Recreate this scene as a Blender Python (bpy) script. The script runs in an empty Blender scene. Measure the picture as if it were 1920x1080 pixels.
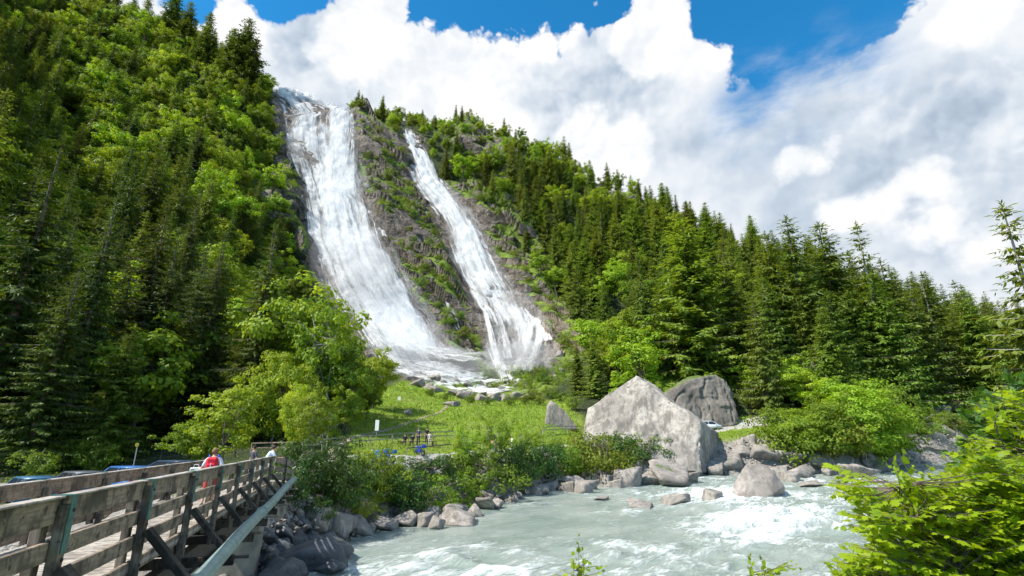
import bpy, bmesh, math, random
import numpy as np
from mathutils import Vector, Matrix, Euler
from mathutils.bvhtree import BVHTree
R = math.radians
rng = np.random.default_rng(7); random.seed(7)
SC = bpy.context.scene; COL = SC.collection

# ------------------------------------------------------------------ camera
CZ = 5.5; PITCH = math.atan(292/960); cp, sp = math.cos(PITCH), math.sin(PITCH)
cam = bpy.data.cameras.new('camera'); cam.lens = 18; cam.sensor_width = 36; cam.clip_start = .1; cam.clip_end = 6000
camo = bpy.data.objects.new('camera', cam); COL.objects.link(camo)
camo.location = (0, 0, CZ); camo.rotation_euler = (R(90) + PITCH, 0, 0); SC.camera = camo
SC.render.resolution_x = 1024; SC.render.resolution_y = 576
def AE(u, v):
    ux = (u - 960)/960; s = (540 - v)/960
    ry = cp - s*sp; rz = sp + s*cp
    return ux/ry, rz/ry
def PT(u, v, Y):
    a, e = AE(u, v); return Vector((a*Y, Y, CZ + e*Y))
def PIX(x, y, z):                       # arrays ok
    dz = z - CZ; f = y*cp + dz*sp; up = -y*sp + dz*cp
    return 960 + 960*x/f, 540 - 960*up/f

# ------------------------------------------------------------------ light and exposure
SUN_EL, SUN_AZ = 50, 243                # azimuth clockwise from +Y (view axis): behind, to the left
sd = Vector((math.sin(R(SUN_AZ))*math.cos(R(SUN_EL)), math.cos(R(SUN_AZ))*math.cos(R(SUN_EL)), math.sin(R(SUN_EL))))
sl = bpy.data.lights.new('sun', 'SUN'); sl.energy = 4.6; sl.angle = R(.5); sl.color = (1, .95, .86)
so = bpy.data.objects.new('sun', sl); COL.objects.link(so); so.rotation_euler = sd.to_track_quat('Z', 'Y').to_euler(); so.location = (0, 0, 300)
SC.view_settings.view_transform = 'Standard'; SC.view_settings.look = 'None'
SC.view_settings.exposure = .72; SC.view_settings.gamma = 1
cy = SC.cycles
cy.use_adaptive_sampling = True; cy.adaptive_threshold = .035; cy.use_denoising = True; cy.max_bounces = 6; cy.diffuse_bounces = 3; cy.glossy_bounces = 2
cy.transmission_bounces = 4; cy.transparent_max_bounces = 24; cy.volume_bounces = 0
cy.sample_clamp_indirect = 6; cy.caustics_reflective = False; cy.caustics_refractive = False

# ------------------------------------------------------------------ node helpers
class NT:
    def __init__(s, tree): s.t = tree; s.n = tree.nodes; s.l = tree.links
    def new(s, kind, ins=None, **props):
        nd = s.n.new(kind)
        for k, v in props.items(): setattr(nd, k, v)
        for k, v in (ins or {}).items():
            if hasattr(v, 'links') or isinstance(v, bpy.types.NodeSocket): s.l.new(v, nd.inputs[k])
            else: nd.inputs[k].default_value = v
        return nd
    def math(s, op, a, b=0., c=None, clamp=False):
        d = {0: a, 1: b}
        if c is not None: d[2] = c
        return s.new('ShaderNodeMath', d, operation=op, use_clamp=clamp).outputs[0]
    def ramp(s, x, lo, hi, a=0., b=1., smooth=True):
        return s.new('ShaderNodeMapRange', {0: x, 1: lo, 2: hi, 3: a, 4: b}, interpolation_type='SMOOTHSTEP' if smooth else 'LINEAR').outputs[0]
    def mix(s, f, a, b):
        nd = s.n.new('ShaderNodeMix'); nd.data_type = 'RGBA'
        for k, v in ((0, f), (6, a), (7, b)):
            if isinstance(v, bpy.types.NodeSocket): s.l.new(v, nd.inputs[k])
            else: nd.inputs[k].default_value = v if k == 0 else (*v, 1) if len(v) == 3 else v
        return nd.outputs[2]
    def noise(s, vec, scale, detail=4., rough=.55, dist=0., typ='FBM', dim='3D'):
        nd = s.new('ShaderNodeTexNoise', {'Scale': scale, 'Detail': detail, 'Roughness': rough, 'Distortion': dist}, noise_dimensions=dim)
        if vec is not None: s.l.new(vec, nd.inputs['Vector'])
        return nd.outputs[0]
    def mapping(s, vec, scale=(1, 1, 1), loc=(0, 0, 0), rot=(0, 0, 0)):
        return s.new('ShaderNodeMapping', {0: vec, 1: loc, 2: rot, 3: scale}).outputs[0]

# ------------------------------------------------------------------ sky: Nishita with cumulus
W = bpy.data.worlds.new('World'); SC.world = W; W.use_nodes = True
def build_sky():
    n = NT(W.node_tree); n.n.clear()
    tc = n.new('ShaderNodeTexCoord').outputs['Generated']
    nrm = n.new('ShaderNodeVectorMath', {0: tc}, operation='NORMALIZE').outputs[0]
    sky = n.new('ShaderNodeTexSky', sky_type='NISHITA', sun_disc=False, sun_elevation=R(SUN_EL), sun_rotation=R(SUN_AZ), altitude=900, air_density=1.0, dust_density=.3, ozone_density=4.5)
    hs = n.new('ShaderNodeHueSaturation', {'Hue': .487, 'Saturation': 1.3, 'Value': 1.5, 'Fac': 1., 'Color': sky.outputs[0]}).outputs[0]
    def warp(scale, amp, detail, seed):
        t = n.new('ShaderNodeTexNoise', {'Scale': scale, 'Detail': detail, 'Roughness': .62, 'Vector': n.mapping(nrm, loc=(seed, 0, 0))})
        c = n.new('ShaderNodeVectorMath', {0: t.outputs[1], 1: (.5, .5, .5)}, operation='SUBTRACT').outputs[0]
        return n.new('ShaderNodeVectorMath', {0: c, 'Scale': amp}, operation='SCALE').outputs[0]
    def add(a, b): return n.new('ShaderNodeVectorMath', {0: a, 1: b}, operation='ADD').outputs[0]
    def puff(scale, amp, seed):          # round cauliflower lobes
        vn = n.new('ShaderNodeTexVoronoi', {'Scale': scale, 'Smoothness': .35, 'Vector': n.mapping(add(nrm, warp(scale*.6, .07, 3, seed)), loc=(seed, 3, 1))}, feature='SMOOTH_F1')
        return n.math('MULTIPLY', n.math('SUBTRACT', .45, vn.outputs[0]), amp)
    def field(vec, blobs):               # union of soft discs on the sky (u, v, radius px)
        acc = None
        for (u, v, r) in blobs:
            a, e = AE(u, v); d = Vector((a, 1, e)).normalized()
            a2, e2 = AE(u + r, v); d2 = Vector((a2, 1, e2)).normalized()
            rr = (d - d2).length
            dist = n.new('ShaderNodeVectorMath', {0: vec, 1: tuple(d)}, operation='DISTANCE').outputs[1]
            f = n.math('SUBTRACT', 1., n.math('DIVIDE', dist, rr))
            f = n.math('MULTIPLY', f, rr)                         # signed distance inside the disc
            acc = f if acc is None else n.new('ShaderNodeMath', {0: acc, 1: f, 2: .03}, operation='SMOOTH_MAX').outputs[0]
        return acc
    wv = add(nrm, warp(3.0, .10, 6, 5.))
    # clear gaps between the clouds
    gaps = [(345, -10, 42), (505, -12, 34), (560, -60, 50), (850, -25, 78), (950, -42, 72), (1060, -34, 68), (1150, -60, 72), (1330, -10, 46),
            (1400, 20, 70), (1440, 75, 62), (1395, 120, 38), (1368, 165, 18), (1510, 40, 90), (1600, 10, 85), (1560, 85, 42),
            (1900, -5, 34), (1960, 10, 60), (1500, -250, 260), (1000, -350, 260), (1800, -330, 200), (500, -400, 260)]
    g = field(wv, gaps)
    bill = n.math('ADD', puff(9, .075, 2.), n.math('ADD', puff(22, .032, 7.), puff(50, .013, 11.)))
    edge = n.math('SUBTRACT', n.math('MULTIPLY', g, -1.), n.math('MULTIPLY', bill, -1.))
    crisp = n.ramp(edge, -.005, .006)
    soft = n.ramp(n.math('ADD', n.math('MULTIPLY', g, -1.), n.math('MULTIPLY', n.math('SUBTRACT', n.noise(n.mapping(nrm, scale=(1.3, 1, 3.2), rot=(0, .5, 0)), 5.5, 8, .6), .5), .34)), -.055, .13)
    # where edges are wispy rather than crisp
    wisp = n.ramp(field(nrm, [(1500, 180, 170), (1620, 130, 110), (1420, 230, 130)]), -.02, .08)
    cloud = n.new('ShaderNodeMix', {0: wisp, 2: crisp, 3: soft}).outputs[0]
    up = n.new('ShaderNodeSeparateXYZ', {0: nrm}).outputs
    front = n.ramp(up[1], -.15, .25)
    generic = n.ramp(n.noise(nrm, 2.2, 7, .6), .5, .62)
    cloud = n.new('ShaderNodeMix', {0: front, 2: n.math('MULTIPLY', generic, .8), 3: cloud}).outputs[0]
    # relief: the same billows looked up a little towards the sun
    sv = Vector((sd.x, sd.y, sd.z)); off = Vector((-.55, 0, .8))*.03
    def relief(vec, sc, seed, det=3.5):
        t = n.new('ShaderNodeTexNoise', {'Scale': sc, 'Detail': det, 'Roughness': .55, 'Vector': n.mapping(vec, loc=(seed, 0, 0))}); return t.outputs[0]
    b1 = relief(wv, 7, 1.); b2 = relief(add(wv, tuple(off)), 7, 1.)
    r1 = n.math('SUBTRACT', b1, b2)
    def billow(vec):
        acc = None
        for sc_, am in ((6., 1.), (13., .55), (28., .28), (60., .14)):
            v1 = n.new('ShaderNodeTexVoronoi', {'Scale': sc_, 'Smoothness': .25, 'Vector': vec}, feature='SMOOTH_F1').outputs[0]
            v1 = n.math('MULTIPLY', v1, am); acc = v1 if acc is None else n.math('ADD', acc, v1)
        return acc
    wl = add(nrm, warp(5., .10, 7, 9.))
    lb = n.math('SUBTRACT', billow(add(wl, tuple(off*.42))), billow(wl))
    shade = field(add(nrm, warp(4., .16, 5, 21.)), [(560, 90, 70), (620, 180, 60), (1180, 130, 60), (1090, 190, 60), (1750, 250, 130), (1880, 330, 120), (1600, 330, 110), (1480, 250, 90), (1700, 400, 90), (1500, 400, 100), (1400, 330, 70), (1860, 180, 50), (1790, 470, 40), (1300, 250, 50)])
    sh = n.ramp(shade, -.10, .10)
    bright = field(add(nrm, warp(8., .05, 4, 31.)), [(1478, 290, 30), (1535, 300, 30), (1740, 350, 45), (1760, 400, 50), (1800, 375, 22), (1640, 395, 60), (1570, 410, 45), (1250, 60, 110), (1340, 110, 30), (1000, 60, 90), (430, 30, 90), (1790, 40, 90), (1890, 130, 45), (1850, 480, 80), (900, 250, 100), (690, 80, 90), (1130, 290, 90)])
    br = n.ramp(n.math('ADD', bright, n.math('MULTIPLY', bill, 1.0)), -.014, .02)
    val = n.math('ADD', n.math('MULTIPLY', r1, 1.3), n.math('MULTIPLY', n.math('MULTIPLY', lb, 1.25), n.ramp(n.noise(nrm, 3.1, 3, .5), .38, .60, .25, 1.)))
    lum = n.math('SUBTRACT', n.math('ADD', .86, n.math('MULTIPLY', br, .15)), n.math('MULTIPLY', n.math('MULTIPLY', sh, n.math('SUBTRACT', 1., n.math('MULTIPLY', br, .9))), .30))
    lum = n.math('ADD', lum, n.math('MULTIPLY', val, .5))
    lum = n.math('MINIMUM', n.math('MAXIMUM', lum, .42), 1.02)
    ccol = n.new('ShaderNodeValToRGB', {0: lum}); cr = ccol.color_ramp
    cr.elements[0].position = .3; cr.elements[0].color = (.27, .35, .47, 1)
    cr.elements[1].position = 1.; cr.elements[1].color = (1.0, 1.0, 1.0, 1)
    e = cr.elements.new(.6); e.color = (.54, .63, .74, 1); e = cr.elements.new(.8); e.color = (.80, .85, .91, 1)
    sk = n.new('ShaderNodeVectorMath', {0: ccol.outputs[0], 'Scale': 6.3}, operation='SCALE').outputs[0]
    c = n.mix(cloud, hs, sk)
    bg = n.new('ShaderNodeBackground', {0: c, 1: .1})
    n.new('ShaderNodeOutputWorld', {0: bg.outputs[0]})
build_sky()

# ------------------------------------------------------------------ numpy noise
def _h(i, j, k, s):
    x = (i*374761393 + j*668265263 + k*2147483647 + s*1274126177) & 0xffffffff
    x = ((x ^ (x >> 13))*1274126177) & 0xffffffff
    return ((x ^ (x >> 16)) & 0xffffff)/0xffffff
def vnoise(p, s=0):
    p = np.asarray(p, float); i = np.floor(p).astype(np.int64); f = p - i; f = f*f*f*(f*(f*6 - 15) + 10)
    o = 0
    for a in (0, 1):
        for b in (0, 1):
            for c in (0, 1):
                w = (f[..., 0] if a else 1 - f[..., 0])*(f[..., 1] if b else 1 - f[..., 1])*(f[..., 2] if c else 1 - f[..., 2])
                o = o + w*_h(i[..., 0] + a, i[..., 1] + b, i[..., 2] + c, s)
    return o*2 - 1
def fbm(p, octv=4, s=0, g=.5, ridged=False):
    p = np.asarray(p, float); o = 0; a = 1.; tot = 0
    for k in range(octv):
        v = vnoise(p*(2.03**k) + 17.3*k, s + k)
        if ridged: v = 1 - 2*np.abs(v)
        o = o + a*v; tot += a; a *= g
    return o/tot
def sstep(x, a, b):
    t = np.clip((x - a)/(b - a), 0, 1); return t*t*(3 - 2*t)

# ------------------------------------------------------------------ mesh helpers
def tag(o, label=None, cat=None, group=None, kind=None):
    if label: o['label'] = label
    if cat: o['category'] = cat
    if group: o['group'] = group
    if kind: o['kind'] = kind
    return o
def link(name, me, parent=None, mats=(), smooth=False):
    for m in mats: me.materials.append(m)
    o = bpy.data.objects.new(name, me); COL.objects.link(o)
    if parent is not None: o.parent = parent
    if smooth: me.polygons.foreach_set('use_smooth', np.ones(len(me.polygons), bool))
    return o
def empty(name, loc=(0, 0, 0), rz=0, label=None, cat=None, group=None):
    o = bpy.data.objects.new(name, None); COL.objects.link(o); o.location = loc; o.rotation_euler = (0, 0, rz); o.empty_display_size = .3
    return tag(o, label, cat, group)
def npmesh(name, V, F, attrs=None, uv=None, matidx=None, cols=None):
    V = np.asarray(V, np.float32).reshape(-1, 3); F = np.asarray(F, np.int32); k = F.shape[1]
    me = bpy.data.meshes.new(name); me.vertices.add(len(V)); me.vertices.foreach_set('co', V.ravel())
    me.loops.add(F.size); me.loops.foreach_set('vertex_index', F.ravel())
    me.polygons.add(len(F)); me.polygons.foreach_set('loop_start', np.arange(0, F.size, k, dtype=np.int32))
    me.polygons.foreach_set('loop_total', np.full(len(F), k, np.int32))
    if matidx is not None: me.polygons.foreach_set('material_index', np.asarray(matidx, np.int32))
    me.update(calc_edges=True)
    for nm, a in (attrs or {}).items():
        at = me.attributes.new(nm, 'FLOAT', 'POINT'); at.data.foreach_set('value', np.asarray(a, np.float32).ravel())
    if uv is not None:
        l = me.uv_layers.new(name='uv'); l.data.foreach_set('uv', np.asarray(uv, np.float32)[F.ravel()].ravel())
    return me
def grid_faces(nr, nc):
    i = np.arange(nr - 1)[:, None]*nc + np.arange(nc - 1)[None]; i = i.ravel()
    return np.stack([i, i + 1, i + nc + 1, i + nc], 1)
class MB:                                # collects boxes, bars and tubes into one mesh
    def __init__(s): s.bm = bmesh.new()
    def box(s, c, d, rot=None, bev=0.):
        r = bmesh.ops.create_cube(s.bm, size=1); vs = r['verts']
        M = Matrix.Translation(c) @ (rot.to_matrix().to_4x4() if isinstance(rot, Euler) else (rot or Matrix()).to_4x4()) @ Matrix.Diagonal((*d, 1))
        bmesh.ops.transform(s.bm, matrix=M, verts=vs)
        if bev: bmesh.ops.bevel(s.bm, geom=list({e for v in vs for e in v.link_edges}), offset=bev, segments=1, affect='EDGES')
        return s
    def bar(s, a, b, w, h, up=(0, 0, 1), bev=0.):
        a = Vector(a); b = Vector(b); d = (b - a); L = d.length; d.normalize(); u = Vector(up)
        x = d.cross(u).normalized(); z = x.cross(d)
        return s.box((a + b)/2, (w, L, h), Matrix((x, d, z)).transposed(), bev)
    def tube(s, pts, rad, seg=10, caps=True):
        pts = [Vector(p) for p in pts]; rad = rad if hasattr(rad, '__len__') else [rad]*len(pts); rings = []
        for i, p in enumerate(pts):
            d = (pts[min(i + 1, len(pts) - 1)] - pts[max(i - 1, 0)]).normalized()
            u = d.cross(Vector((.31, .2, 1)) if abs(d.z) < .95 else Vector((1, 0, .1))).normalized(); w = d.cross(u)
            rings.append([s.bm.verts.new(p + (u*math.cos(t) + w*math.sin(t))*rad[i]) for t in [2*math.pi*k/seg for k in range(seg)]])
        for a, b in zip(rings, rings[1:]):
            for k in range(seg): s.bm.faces.new((a[k], a[(k + 1) % seg], b[(k + 1) % seg], b[k]))
        if caps:
            s.bm.faces.new(rings[0][::-1]); s.bm.faces.new(rings[-1])
        return s
    def lathe(s, prof, c=(0, 0, 0), seg=20, axis='Z'):
        rings = []
        for r, z in prof:
            ring = []
            for k in range(seg):
                t = 2*math.pi*k/seg; p = (r*math.cos(t), r*math.sin(t), z)
                if axis == 'Y': p = (p[0], p[2], p[1])
                if axis == 'X': p = (p[2], p[0], p[1])
                ring.append(s.bm.verts.new(Vector(c) + Vector(p)))
            rings.append(ring)
        for a, b in zip(rings, rings[1:]):
            for k in range(seg): s.bm.faces.new((a[k], a[(k + 1) % seg], b[(k + 1) % seg], b[k]))
        s.bm.faces.new(rings[0][::-1]); s.bm.faces.new(rings[-1]); return s
    def build(s, name, mat, parent=None, smooth=False):
        bmesh.ops.recalc_face_normals(s.bm, faces=s.bm.faces)
        me = bpy.data.meshes.new(name); s.bm.to_mesh(me); s.bm.free()
        return link(name, me, parent, [mat], smooth)

# ------------------------------------------------------------------ materials
def newmat(name):
    m = bpy.data.materials.new(name); m.use_nodes = True; n = NT(m.node_tree); n.n.clear()
    out = n.new('ShaderNodeOutputMaterial'); return m, n, out
def simple(name, col, rough=.6, metal=0., var=.15, scale=8., bump=0., spec=.5, stretch=(1, 1, 1)):
    m, n, out = newmat(name)
    co = n.mapping(n.new('ShaderNodeTexCoord').outputs['Object'], scale=stretch)
    ns = n.noise(co, scale, 5, .6)
    c = n.mix(n.ramp(ns, .3, .7), tuple(x*(1 - var) for x in col), tuple(min(1, x*(1 + var)) for x in col))
    b = n.new('ShaderNodeBsdfPrincipled', {'Base Color': c, 'Roughness': rough, 'Metallic': metal, 'Specular IOR Level': spec})
    if bump: n.l.new(n.new('ShaderNodeBump', {'Height': ns, 'Strength': bump, 'Distance': .02}).outputs[0], b.inputs['Normal'])
    n.l.new(b.outputs[0], out.inputs[0]); return m
def leafmat(name, c1, c2, trans=.35, tcol=None, hue=.03, val=.35, clump=.35, rough=.55, isw=.4):
    m, n, out = newmat(name)
    co = n.new('ShaderNodeTexCoord').outputs['Object']; oi = n.new('ShaderNodeObjectInfo')
    rnd = oi.outputs['Random']
    geo = n.new('ShaderNodeNewGeometry')
    ns = n.noise(co, clump, 3, .6); isl = geo.outputs['Random Per Island']
    f = n.math('ADD', n.math('MULTIPLY', n.ramp(ns, .3, .7, smooth=False), 1 - isw), n.math('MULTIPLY', isl, isw))
    c = n.mix(f, c1, c2)
    hs = n.new('ShaderNodeHueSaturation', {'Hue': n.ramp(rnd, 0, 1, .5 - hue, .5 + hue, False), 'Saturation': 1.,
               'Value': n.ramp(n.math('FRACT', n.math('MULTIPLY', rnd, 7.31)), 0, 1, 1 - val, 1 + val, False), 'Fac': 1., 'Color': c}).outputs[0]
    tc = n.new('ShaderNodeVectorMath', {0: hs, 1: tcol or (1.5, 1.35, .45)}, operation='MULTIPLY').outputs[0]
    b = n.new('ShaderNodeBsdfPrincipled', {'Base Color': hs, 'Roughness': rough, 'Specular IOR Level': .3})
    t = n.new('ShaderNodeBsdfTranslucent', {'Color': tc})
    n.l.new(n.new('ShaderNodeMixShader', {0: trans, 1: b.outputs[0], 2: t.outputs[0]}).outputs[0], out.inputs[0])
    return m
M = {}
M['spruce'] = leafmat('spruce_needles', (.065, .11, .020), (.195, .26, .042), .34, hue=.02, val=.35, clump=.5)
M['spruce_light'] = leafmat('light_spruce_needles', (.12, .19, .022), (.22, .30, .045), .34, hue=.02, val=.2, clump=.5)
M['leaf'] = leafmat('broad_leaves', (.11, .205, .012), (.32, .42, .028), .46, hue=.018, val=.42)
M['leaf_light'] = leafmat('light_leaves', (.13, .235, .016), (.28, .385, .03), .48, hue=.015, val=.18, clump=.6)
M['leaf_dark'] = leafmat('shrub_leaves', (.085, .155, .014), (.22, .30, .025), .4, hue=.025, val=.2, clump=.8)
M['leaf_near'] = leafmat('foreground_leaves', (.14, .26, .010), (.42, .52, .025), .52, hue=.0, val=.0, clump=1.6, isw=.65, rough=.42)
M['bark'] = simple('bark', (.13, .10, .08), .9, var=.4, scale=14, bump=.6, stretch=(1, 1, .25))
M['bark_pale'] = simple('pale_bark', (.34, .31, .27), .85, var=.4, scale=10, bump=.4, stretch=(1, 1, .3))
def rockmat(name, c1, c2, stain, moss=0., scale=1., wet=0.):
    m, n, out = newmat(name)
    oi = n.new('ShaderNodeObjectInfo').outputs['Random']
    tc = n.new('ShaderNodeTexCoord').outputs['Object']
    co = n.new('ShaderNodeVectorMath', {0: tc, 1: n.new('ShaderNodeCombineXYZ', {0: n.math('MULTIPLY', oi, 50.)}).outputs[0]}, operation='ADD').outputs[0]
    n1 = n.noise(co, .6*scale, 8, .65, .3); n2 = n.noise(n.mapping(co, scale=(1, 1, .28)), 2.2*scale, 7, .7)
    cn = n.noise(n.mapping(co, scale=(1, 1, .35), rot=(.4, .3, .5)), .75*scale, 3, .55, .6)
    crack = n.ramp(n.math('ABSOLUTE', n.math('SUBTRACT', cn, .52)), 0, .012, 1, 0)
    fine = n.noise(co, 4.5*scale, 8, .78)
    c = n.mix(n.ramp(n1, .42, .58), c1, c2)
    c = n.mix(n.math('MULTIPLY', n.ramp(n2, .48, .60), .75), c, stain)
    c = n.mix(n.math('MULTIPLY', n.ramp(fine, .48, .57), .6), c, tuple(x*.45 for x in c1))
    c = n.mix(n.math('MULTIPLY', crack, .12), c, tuple(x*.4 for x in stain))
    c = n.mix(n.ramp(oi, 0, 1, 0, .35, False), c, tuple(x*.55 for x in c1))
    if moss:
        nz = n.new('ShaderNodeSeparateXYZ', {0: n.new('ShaderNodeNewGeometry').outputs['Normal']}).outputs[2]
        mk = n.math('MULTIPLY', n.ramp(nz, .55, .85), n.ramp(n1, .62 - moss*.3, .72 - moss*.3))
        c = n.mix(mk, c, (.09, .13, .025))
    h = n.math('ADD', n.math('ADD', n.math('MULTIPLY', n2, .6), n.math('MULTIPLY', fine, .25)), n.math('MULTIPLY', crack, -.06))
    bmp = n.new('ShaderNodeBump', {'Height': h, 'Strength': 1., 'Distance': .16/max(scale, 1)}).outputs[0]
    b = n.new('ShaderNodeBsdfPrincipled', {'Base Color': c, 'Roughness': .85 - wet*.45, 'Specular IOR Level': .3 + wet*.3, 'Normal': bmp})
    n.l.new(b.outputs[0], out.inputs[0]); return m
M['rock'] = rockmat('bank_rock', (.40, .355, .31), (.25, .225, .20), (.11, .098, .085), .12, 1.9)
M['rock_pale'] = rockmat('pale_granite', (.40, .365, .32), (.27, .245, .215), (.11, .098, .085), .0, .3)
M['rock_dark'] = rockmat('dark_granite', (.30, .26, .22), (.17, .15, .13), (.07, .06, .055), 1.4, .4)
M['rock_river'] = rockmat('river_granite', (.43, .38, .33), (.29, .25, .215), (.14, .12, .10), .0, .6)
M['rock_wet_shaded'] = rockmat('wet_shaded_rock', (.15, .155, .16), (.09, .095, .10), (.04, .04, .045), .0, 1., 1.)  # wet, and darkened further: shade beside the bridge is in the colour
def woodmat(name, c1, c2, dark, axis=1):
    m, n, out = newmat(name)
    co = n.new('ShaderNodeTexCoord').outputs['Object']
    s = [1, 1, 1]; s[axis] = .07
    g = n.noise(n.mapping(co, scale=tuple(s)), 24, 7, .7, .4); l = n.noise(co, 1.7, 5, .6); k = n.noise(co, 7., 3, .5)
    c = n.mix(n.ramp(g, .40, .60), c1, c2); c = n.mix(n.ramp(l, .46, .62), c, dark); c = n.mix(n.math('MULTIPLY', n.ramp(k, .62, .68), .8), c, tuple(x*.35 for x in dark))
    c = n.mix(n.math('MULTIPLY', n.ramp(n.noise(n.mapping(co, scale=(1, 1, .3)), 9., 6, .7), .50, .60), .55), c, tuple(x*.45 for x in dark))
    isl = n.new('ShaderNodeNewGeometry').outputs['Random Per Island']
    c = n.mix(n.ramp(isl, 0, 1, 0, .4, False), c, dark)
    b = n.new('ShaderNodeBsdfPrincipled', {'Base Color': c, 'Roughness': .85, 'Specular IOR Level': .25,
        'Normal': n.new('ShaderNodeBump', {'Height': g, 'Strength': .8, 'Distance': .006}).outputs[0]})
    n.l.new(b.outputs[0], out.inputs[0]); return m
M['wood'] = woodmat('weathered_wood', (.41, .325, .235), (.25, .20, .148), (.10, .085, .065))
M['wood_deck'] = woodmat('deck_wood', (.52, .47, .41), (.40, .36, .31), (.25, .22, .19), 0)
M['wood_v'] = woodmat('post_wood', (.30, .25, .19), (.19, .16, .12), (.09, .075, .06), 2)
M['wood_dark'] = woodmat('dark_wood', (.11, .09, .075), (.07, .06, .05), (.03, .026, .022), 2)
M['green_steel'] = simple('green_painted_steel', (.055, .15, .13), .5, .2, .3, 12, .2)
M['steel_dark'] = simple('rusty_steel', (.07, .06, .05), .7, .3, .35, 6, .4)
M['pipe'] = simple('grey_green_pipe', (.25, .34, .33), .42, .25, .22, 4, .1)
M['concrete'] = simple('old_concrete', (.24, .22, .18), .9, 0, .3, 1.5, .5)

# ------------------------------------------------------------------ terrain (loft of valley profiles)
def zr(Y): return np.interp(Y, [-50, 40, 60, 80, 95, 110, 130, 200], [0, 0, .5, 1.3, 3.0, 5.3, 8.0, 9.5])   # river surface
def prof(a, rows):                       # rows: (Y, 'v'px) or (Y, z); returns Y,Z
    out = []
    for Y, q in rows:
        if isinstance(q, str):
            v = float(q); out.append((Y, CZ + AE(960, v)[1]*Y))
        else: out.append((Y, q))
    return a, out
PROFS = [prof(*x) for x in [
 (-1.75, [(17, -1.), (22, 2.4), (31, 2.8), (38, 6), (52, 32), (70, 66), (92, 102), (120, 148), (150, 196), (185, 240), (215, 262)]),
 (-1.3,  [(18, -1.), (24, 2.4), (38, 2.8), (46, 5), (60, 24), (80, 54), (106, 92), (135, 134), (168, 191), (205, 245), (240, 262)]),
 (-1.0,  [(20, -1.), (26, 2.5), (44, 2.9), (52, 5), (70, 20), (90, '560'), (112, '430'), (138, '290'), (170, '150'), (205, '20'), (245, 235.)]),
 (-.8,   [(21, -1.), (27, 2.7), (46, 3.0), (56, 5), (74, '700'), (94, '570'), (116, '440'), (142, '310'), (172, '190'), (205, '85'), (245, '75')]),
 (-.62,  [(22, -1.), (28, 3.3), (48, 3.5), (60, 6), (78, '720'), (98, '610'), (122, '490'), (148, '370'), (176, '265'), (204, '183'), (245, '186')]),
 (-.54,  [(22, -1.), (28, 3.7), (49, 4.0), (64, 7), (84, '730'), (108, '650'), (135, '560'), (162, '445'), (188, '300'), (212, '175'), (250, '183')]),
 (-.45,  [(22, -1.), (29, 3.7), (52, 4.4), (66, 7), (92, '755'), (118, '690'), (142, '600'), (165, '480'), (190, '330'), (213, '198'), (255, '208')]),
 (-.35,  [(27, -1.), (38, 4.2), (52, 5.15), (75, '765'), (100, '735'), (132, '690'), (150, '600'), (170, '480'), (192, '350'), (214, '222'), (260, '220')]),
 (-.26,  [(36, -1.), (46, 4.5), (56, 5.35), (84, '762'), (112, '728'), (140, '690'), (155, '600'), (172, '490'), (193, '370'), (216, '238'), (262, '225')]),
 (-.15,  [(43, -1.), (52, 4.5), (60, 5.42), (90, '765'), (120, '738'), (146, '700'), (158, '610'), (174, '510'), (194, '390'), (216, '262'), (262, '232')]),
 (-.05,  [(50, -1.), (58, 4.6), (65, 5.42), (95, '768'), (122, '745'), (146, '712'), (158, '625'), (174, '530'), (193, '415'), (215, '295'), (258, '240')]),
 (.05,   [(60, -.8), (66, 4.6), (73, 5.5), (98, '772'), (120, '742'), (142, '700'), (156, '625'), (172, '545'), (190, '450'), (212, '345'), (250, '268')]),
 (.15,   [(74, -.2), (81, 4.6), (88, 5.6), (102, '770'), (118, '728'), (135, '672'), (150, '610'), (166, '545'), (184, '478'), (208, '400'), (242, '320')]),
 (.3,    [(78, .3), (85, 5.2), (93, 6.0), (104, '760'), (116, '720'), (130, '660'), (145, '605'), (162, '550'), (180, '500'), (202, '450'), (235, '400')]),
 (.45,   [(78, .6), (85, 6.6), (95, 8.2), (102, '768'), (112, '735'), (124, '690'), (138, '640'), (153, '590'), (170, '545'), (190, '505'), (218, '470')]),
 (.6,    [(80, .8), (86, 6.6), (96, 8.6), (103, '770'), (112, '735'), (123, '700'), (136, '655'), (150, '610'), (166, '575'), (185, '545'), (212, '520')]),
 (.75,   [(86, 1.6), (95, 6.6), (104, 10), (109, '765'), (116, '738'), (126, '705'), (138, '675'), (152, '640'), (168, '612'), (186, '590'), (212, '575')]),
 (.9,    [(100, 3.), (107, 11), (114, 13), (120, '752'), (126, '742'), (135, '725'), (147, '700'), (160, '675'), (176, '655'), (194, '640'), (220, '628')]),
 (1.1,   [(105, 3.5), (111, 12), (118, 14), (124, '752'), (132, '742'), (142, '725'), (154, '705'), (168, '690'), (184, '675'), (202, '665'), (228, '655')]),
 (1.7,   [(110, 4), (116, 13), (123, 15), (130, '752'), (138, '742'), (148, '725'), (160, '705'), (174, '690'), (190, '675'), (208, '665'), (234, '655')])]]
NA = 760
aa = np.linspace(-1.7, 1.65, NA)
ka = np.array([p[0] for p in PROFS]); kp = np.array([p[1] for p in PROFS])      # (K,11,2)
kk = kp.shape[1]
G = np.stack([np.stack([np.interp(aa, ka, kp[:, r, c]) for c in (0, 1)], -1) for r in range(kk)], 0)  # (11,NA,2)
ker = np.exp(-np.linspace(-2, 2, 41)**2); ker /= ker.sum()
for r in range(kk):
    for c in (0, 1):
        x = np.pad(G[r, :, c], 20, mode='edge'); G[r, :, c] = np.convolve(x, ker, 'valid')
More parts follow.
